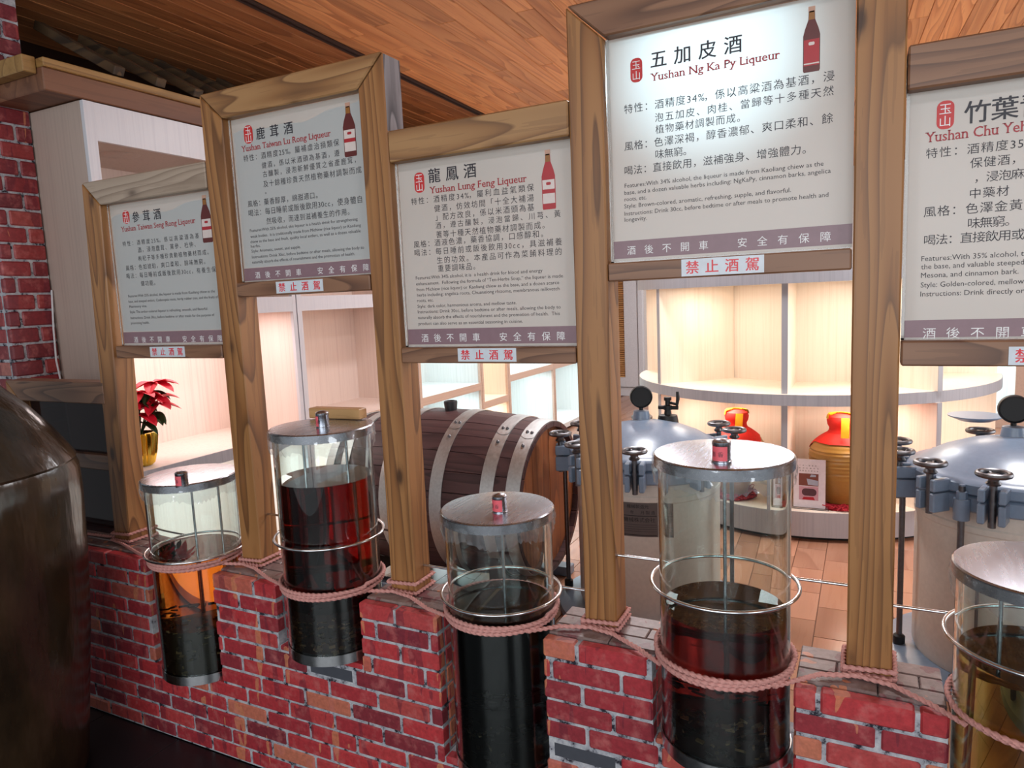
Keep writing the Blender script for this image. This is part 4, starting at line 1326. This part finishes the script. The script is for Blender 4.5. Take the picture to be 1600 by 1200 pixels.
def cabinet(y0, y1, label, ztop=2.4, shelf=.775, mats=('lam_pink', 'lam_white'), header=None, band=True, low_panel=True, stile=.05, shelf_edge='lam_edge_warm', near_side=True, lights=(), cat='cabinet'):
    t = thing('display_cabinet', ((XF_ + XB) / 2, (y0 + y1) / 2, 0), label, cat, 'display cabinets along the left wall')
    mi, me_ = M[mats[0]], M[mats[1]]
    th = .022
    e = .0015
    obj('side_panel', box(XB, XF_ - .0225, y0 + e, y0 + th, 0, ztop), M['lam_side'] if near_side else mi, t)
    obj('side_panel', box(XB, XF_ - .0225, y1 - th, y1 - e, 0, ztop), mi, t)
    obj('back_panel', box(XB - .02, XB, y0 + e, y1 - e, 0, ztop), mi, t)
    obj('stile', box(XF_ - .022, XF_, y0 + e, y0 + stile, .0, ztop, .001), me_, t)
    obj('stile', box(XF_ - .022, XF_, y1 - stile * .6, y1 - e, .0, ztop, .001), me_, t)
    obj('top_panel', box(XB, XF_ - .024, y0 + th, y1 - th, ztop - .02, ztop), mi, t)
    if header:
        obj('header', box(XF_ - .022, XF_ - .001, y0 + stile, y1 - stile * .6, header, ztop - .001), me_, t)
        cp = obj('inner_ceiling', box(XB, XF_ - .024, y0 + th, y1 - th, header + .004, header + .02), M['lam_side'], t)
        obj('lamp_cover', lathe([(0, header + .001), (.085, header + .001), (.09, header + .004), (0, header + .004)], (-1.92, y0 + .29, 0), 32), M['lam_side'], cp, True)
    s_ = obj('shelf', box(XB, XF_ - .006, y0 + th, y1 - th, shelf - .062, shelf), mi, t)
    obj('edge_strip', box(XF_ - .006, XF_ - .001, y0 + stile * .5, y1 - stile * .4, shelf - .062, shelf - .001), M[shelf_edge], s_)
    if band:
        b_ = obj('shelf', box(XB, XF_ - .006, y0 + th, y1 - th, 1.475, 1.555), mi, t)
        obj('edge_strip', box(XF_ - .006, XF_ - .001, y0 + stile * .5, y1 - stile * .4, 1.470, 1.556), me_, b_)
    if low_panel:
        obj('lower_panel', box(XF_ - .05, XF_ - .03, y0 + th, y1 - th, .08, shelf - .062), mi, t)
        obj('kick_board', box(XF_ - .06, XF_ - .04, y0 + th, y1 - th, 0, .08), M['lam_edge'], t)
    else:
        obj('shelf', box(XB, XF_ - .006, y0 + th, y1 - th, .03, .085), mi, t)
    for (zl, pw_, c) in lights:
        area('cabinet_lamp', ((XF_ + XB) / 2 + .10, (y0 + y1) / 2, zl), .25, pw_, c, sy=max(.2, (y1 - y0) * .7))
    return t


cabinet(.451, 1.602, 'tall pink-lit cabinet with a white header nearest on the left', header=2.24, shelf_edge='lam_edge', low_panel=False, lights=((1.468, 6.0, PINK), (.70, 6.5, COOL)))
cabinet(1.606, 2.80, 'pale cabinet with a shaded upper bay just past the pink-lit one', mats=('lam_pink', 'lam_white'), near_side=False, stile=.04, low_panel=False, lights=((1.468, .8, (1, .95, .92)),(.70, 8, COOL)))
cabinet(2.804, 3.75, 'cool-lit pale cabinet above the middle of the barrel', mats=('lam_cool', 'lam_edge_warm'), near_side=False, stile=.035, low_panel=False, lights=((1.468, 4.2, COOL), (.70, 4, COOL)))
cabinet(3.754, 4.26, 'narrow cabinet glowing warm orange above the barrel', mats=('lam_beige', 'lam_edge_warm'), near_side=False, shelf=.60, stile=.035, low_panel=False, lights=((1.468, 3.4, WARM), (.53, 2, WARM)))
cabinet(4.264, 5.32, 'cool-lit cabinet right of the warm narrow one', mats=('lam_cool', 'lam_edge_warm'), near_side=False, stile=.035, low_panel=False, lights=((1.468, 4.5, COOL), (.70, 4.5, COOL)))
cabinet(5.324, 6.5, 'farthest cool-lit cabinet of the left row with an open lower bay', mats=('lam_cool', 'lam_edge_warm'), near_side=False, stile=.035, low_panel=False, lights=((1.468, 4, COOL), (.70, 4, COOL)))
# far right cabinet
fc = thing('display_cabinet', (3.0, 7.0, 0), 'pale cool-lit cabinet far behind at the right edge', 'cabinet')
mi = M['lam_cool']
for x in (2.02, 2.60, 3.30, 3.98): obj('upright', box(x - .02, x + .02, 6.80, 7.4, 0, 2.2), mi, fc); 
for x in (2.02, 2.60, 3.30, 3.98): obj('edge_strip', box(x - .045, x + .045, 6.77, 6.80, 0, 2.2), M['lam_edge_warm'], fc)
obj('back_panel', box(2.0, 4.0, 7.4, 7.42, 0, 2.2), mi, fc)
for z in (.14, 1.0, 1.6, 2.2): obj('shelf', box(2.0, 4.0, 6.802, 7.4, z - .03, z), mi, fc)
obj('kick_board', box(2.0, 4.0, 6.775, 6.80, 0, .14), M['lam_edge_warm'], fc)
for x in (2.32, 2.95): area('cabinet_lamp', (x, 7.05, .96), .4, 7, COOL)
area('cabinet_lamp', (2.5, 7.05, 1.55), .4, 5, COOL)

# ---- poinsettia in a gold pot
PX, PY, PZ = -1.838, .632, .775
pt = thing('poinsettia', (PX, PY, PZ), 'red poinsettia in a fluted gold foil pot inside the pink-lit cabinet', 'plant')
V, F = [], []; n = 72; pr_ = [(.040, 0), (.052, .012), (.066, .07), (.074, .14), (.072, .158), (.060, .160)]
for i in range(n):
    a = 2 * PI * i / n
    for j, (r, z) in enumerate(pr_):
        r2 = r * (1 + .07 * math.cos(18 * a) * (1 if 0 < j < 5 else .3)); V.append((PX + r2 * math.cos(a), PY + r2 * math.sin(a), PZ + z))
for i in range(n):
    for j in range(len(pr_) - 1): F.append((i * 6 + j, ((i + 1) % n) * 6 + j, ((i + 1) % n) * 6 + j + 1, i * 6 + j + 1))
F.append(tuple(i * 6 for i in reversed(range(n))))
obj('gold_pot', (V, F), M['gold'], pt, True)
obj('soil', lathe([(0, .145), (.062, .145), (.062, .13), (0, .13)], (PX, PY, PZ), 24), M['herbs'], pt)


def leaf(base, tip, wd, droop, upv=Vector((0, 0, 1))):
    b, t = Vector(base), Vector(tip); d_ = t - b; s_ = d_.cross(upv).normalized()
    V, F = [], []; n = 7
    for i in range(n + 1):
        u = i / n; w_ = wd * math.sin(PI * min(1, u * .92 + .06)) ** .8 * (1 if u < 1 else 0)
        c = b + d_ * u + Vector((0, 0, -droop * u * u))
        for k_ in (-1, 0, 1): V.append(tuple(c + s_ * (w_ * k_) + Vector((0, 0, .012 * (abs(k_)) * w_ / wd))))
    for i in range(n):
        for k_ in (0, 1): F.append((i * 3 + k_, i * 3 + k_ + 1, i * 3 + k_ + 4, i * 3 + k_ + 3))
    return V, F


rr = random.Random(11)
heads = [(.03, .0, .35), (.07, .05, .29), (-.04, .03, .31), (.0, -.06, .30), (.04, .07, .39), (.05, -.02, .25), (.02, .08, .32)]
stem = []
for hx, hy, hz in heads:
    stem.append(tube([(PX, PY, PZ + .14), (PX + hx * .5, PY + hy * .5, PZ + .14 + (hz - .14) * .5), (PX + hx, PY + hy, PZ + hz)], .0035, 6))
    for q in range(7):
        a = 2 * PI * q / 7 + rr.uniform(-.2, .2); L = rr.uniform(.085, .125)
        b = (PX + hx, PY + hy, PZ + hz)
        obj('bract', leaf(b, (b[0] + L * math.cos(a), b[1] + L * math.sin(a), b[2] + rr.uniform(-.02, .02)), .030, .035), M['bract'], pt)
    for q in range(3):
        a = rr.uniform(0, 6.28); L = rr.uniform(.08, .11); b = (PX + hx * .8, PY + hy * .8, PZ + hz - .04)
        obj('leaf', leaf(b, (b[0] + L * math.cos(a), b[1] + L * math.sin(a), b[2] - .01), .024, .045), M['leaf'], pt)
obj('stems', join(*stem), M['leaf'], pt, True)

# power lead hanging beside the pillar
cb = obj('power_cable', tube(dense([(-2.074, .445, 1.62), (-2.070, .43, 1.45), (-2.071, .425, 1.30), (-2.068, .44, 1.12), (-2.07, .45, .9)], .03), .004, 6), M['white'], org=(-2.07, .44, 1.2))
tag(cb, 'thin pale cable hanging down the edge of the brick pillar', 'cable')

# spotlight behind the tallest sign
sp = thing('ceiling_spotlight', (.93, 1.02, HC), 'small black spotlight hanging on a rod behind the tallest sign', 'lamp')
obj('canister', join(cyl((.93, 1.02, HC), (.93, 1.02, 2.25), .012, 10), tube([(.93, 1.04, 2.235), (.93, .93, 2.20)], .035, 18)), M['black'], sp, True)
spot('spotlight', (.93, .91, 2.195), (.93, .135, 2.0), 120, (.60, .88, 1.0), 36, 1.0, .04)

COL.objects.unlink(_to); D.objects.remove(_to)
for o in list(S.objects):
    if o.type == 'LIGHT': o['kind'] = 'light'
print('bricks', nb, 'tiles', nt_, 'objects', len(S.objects))
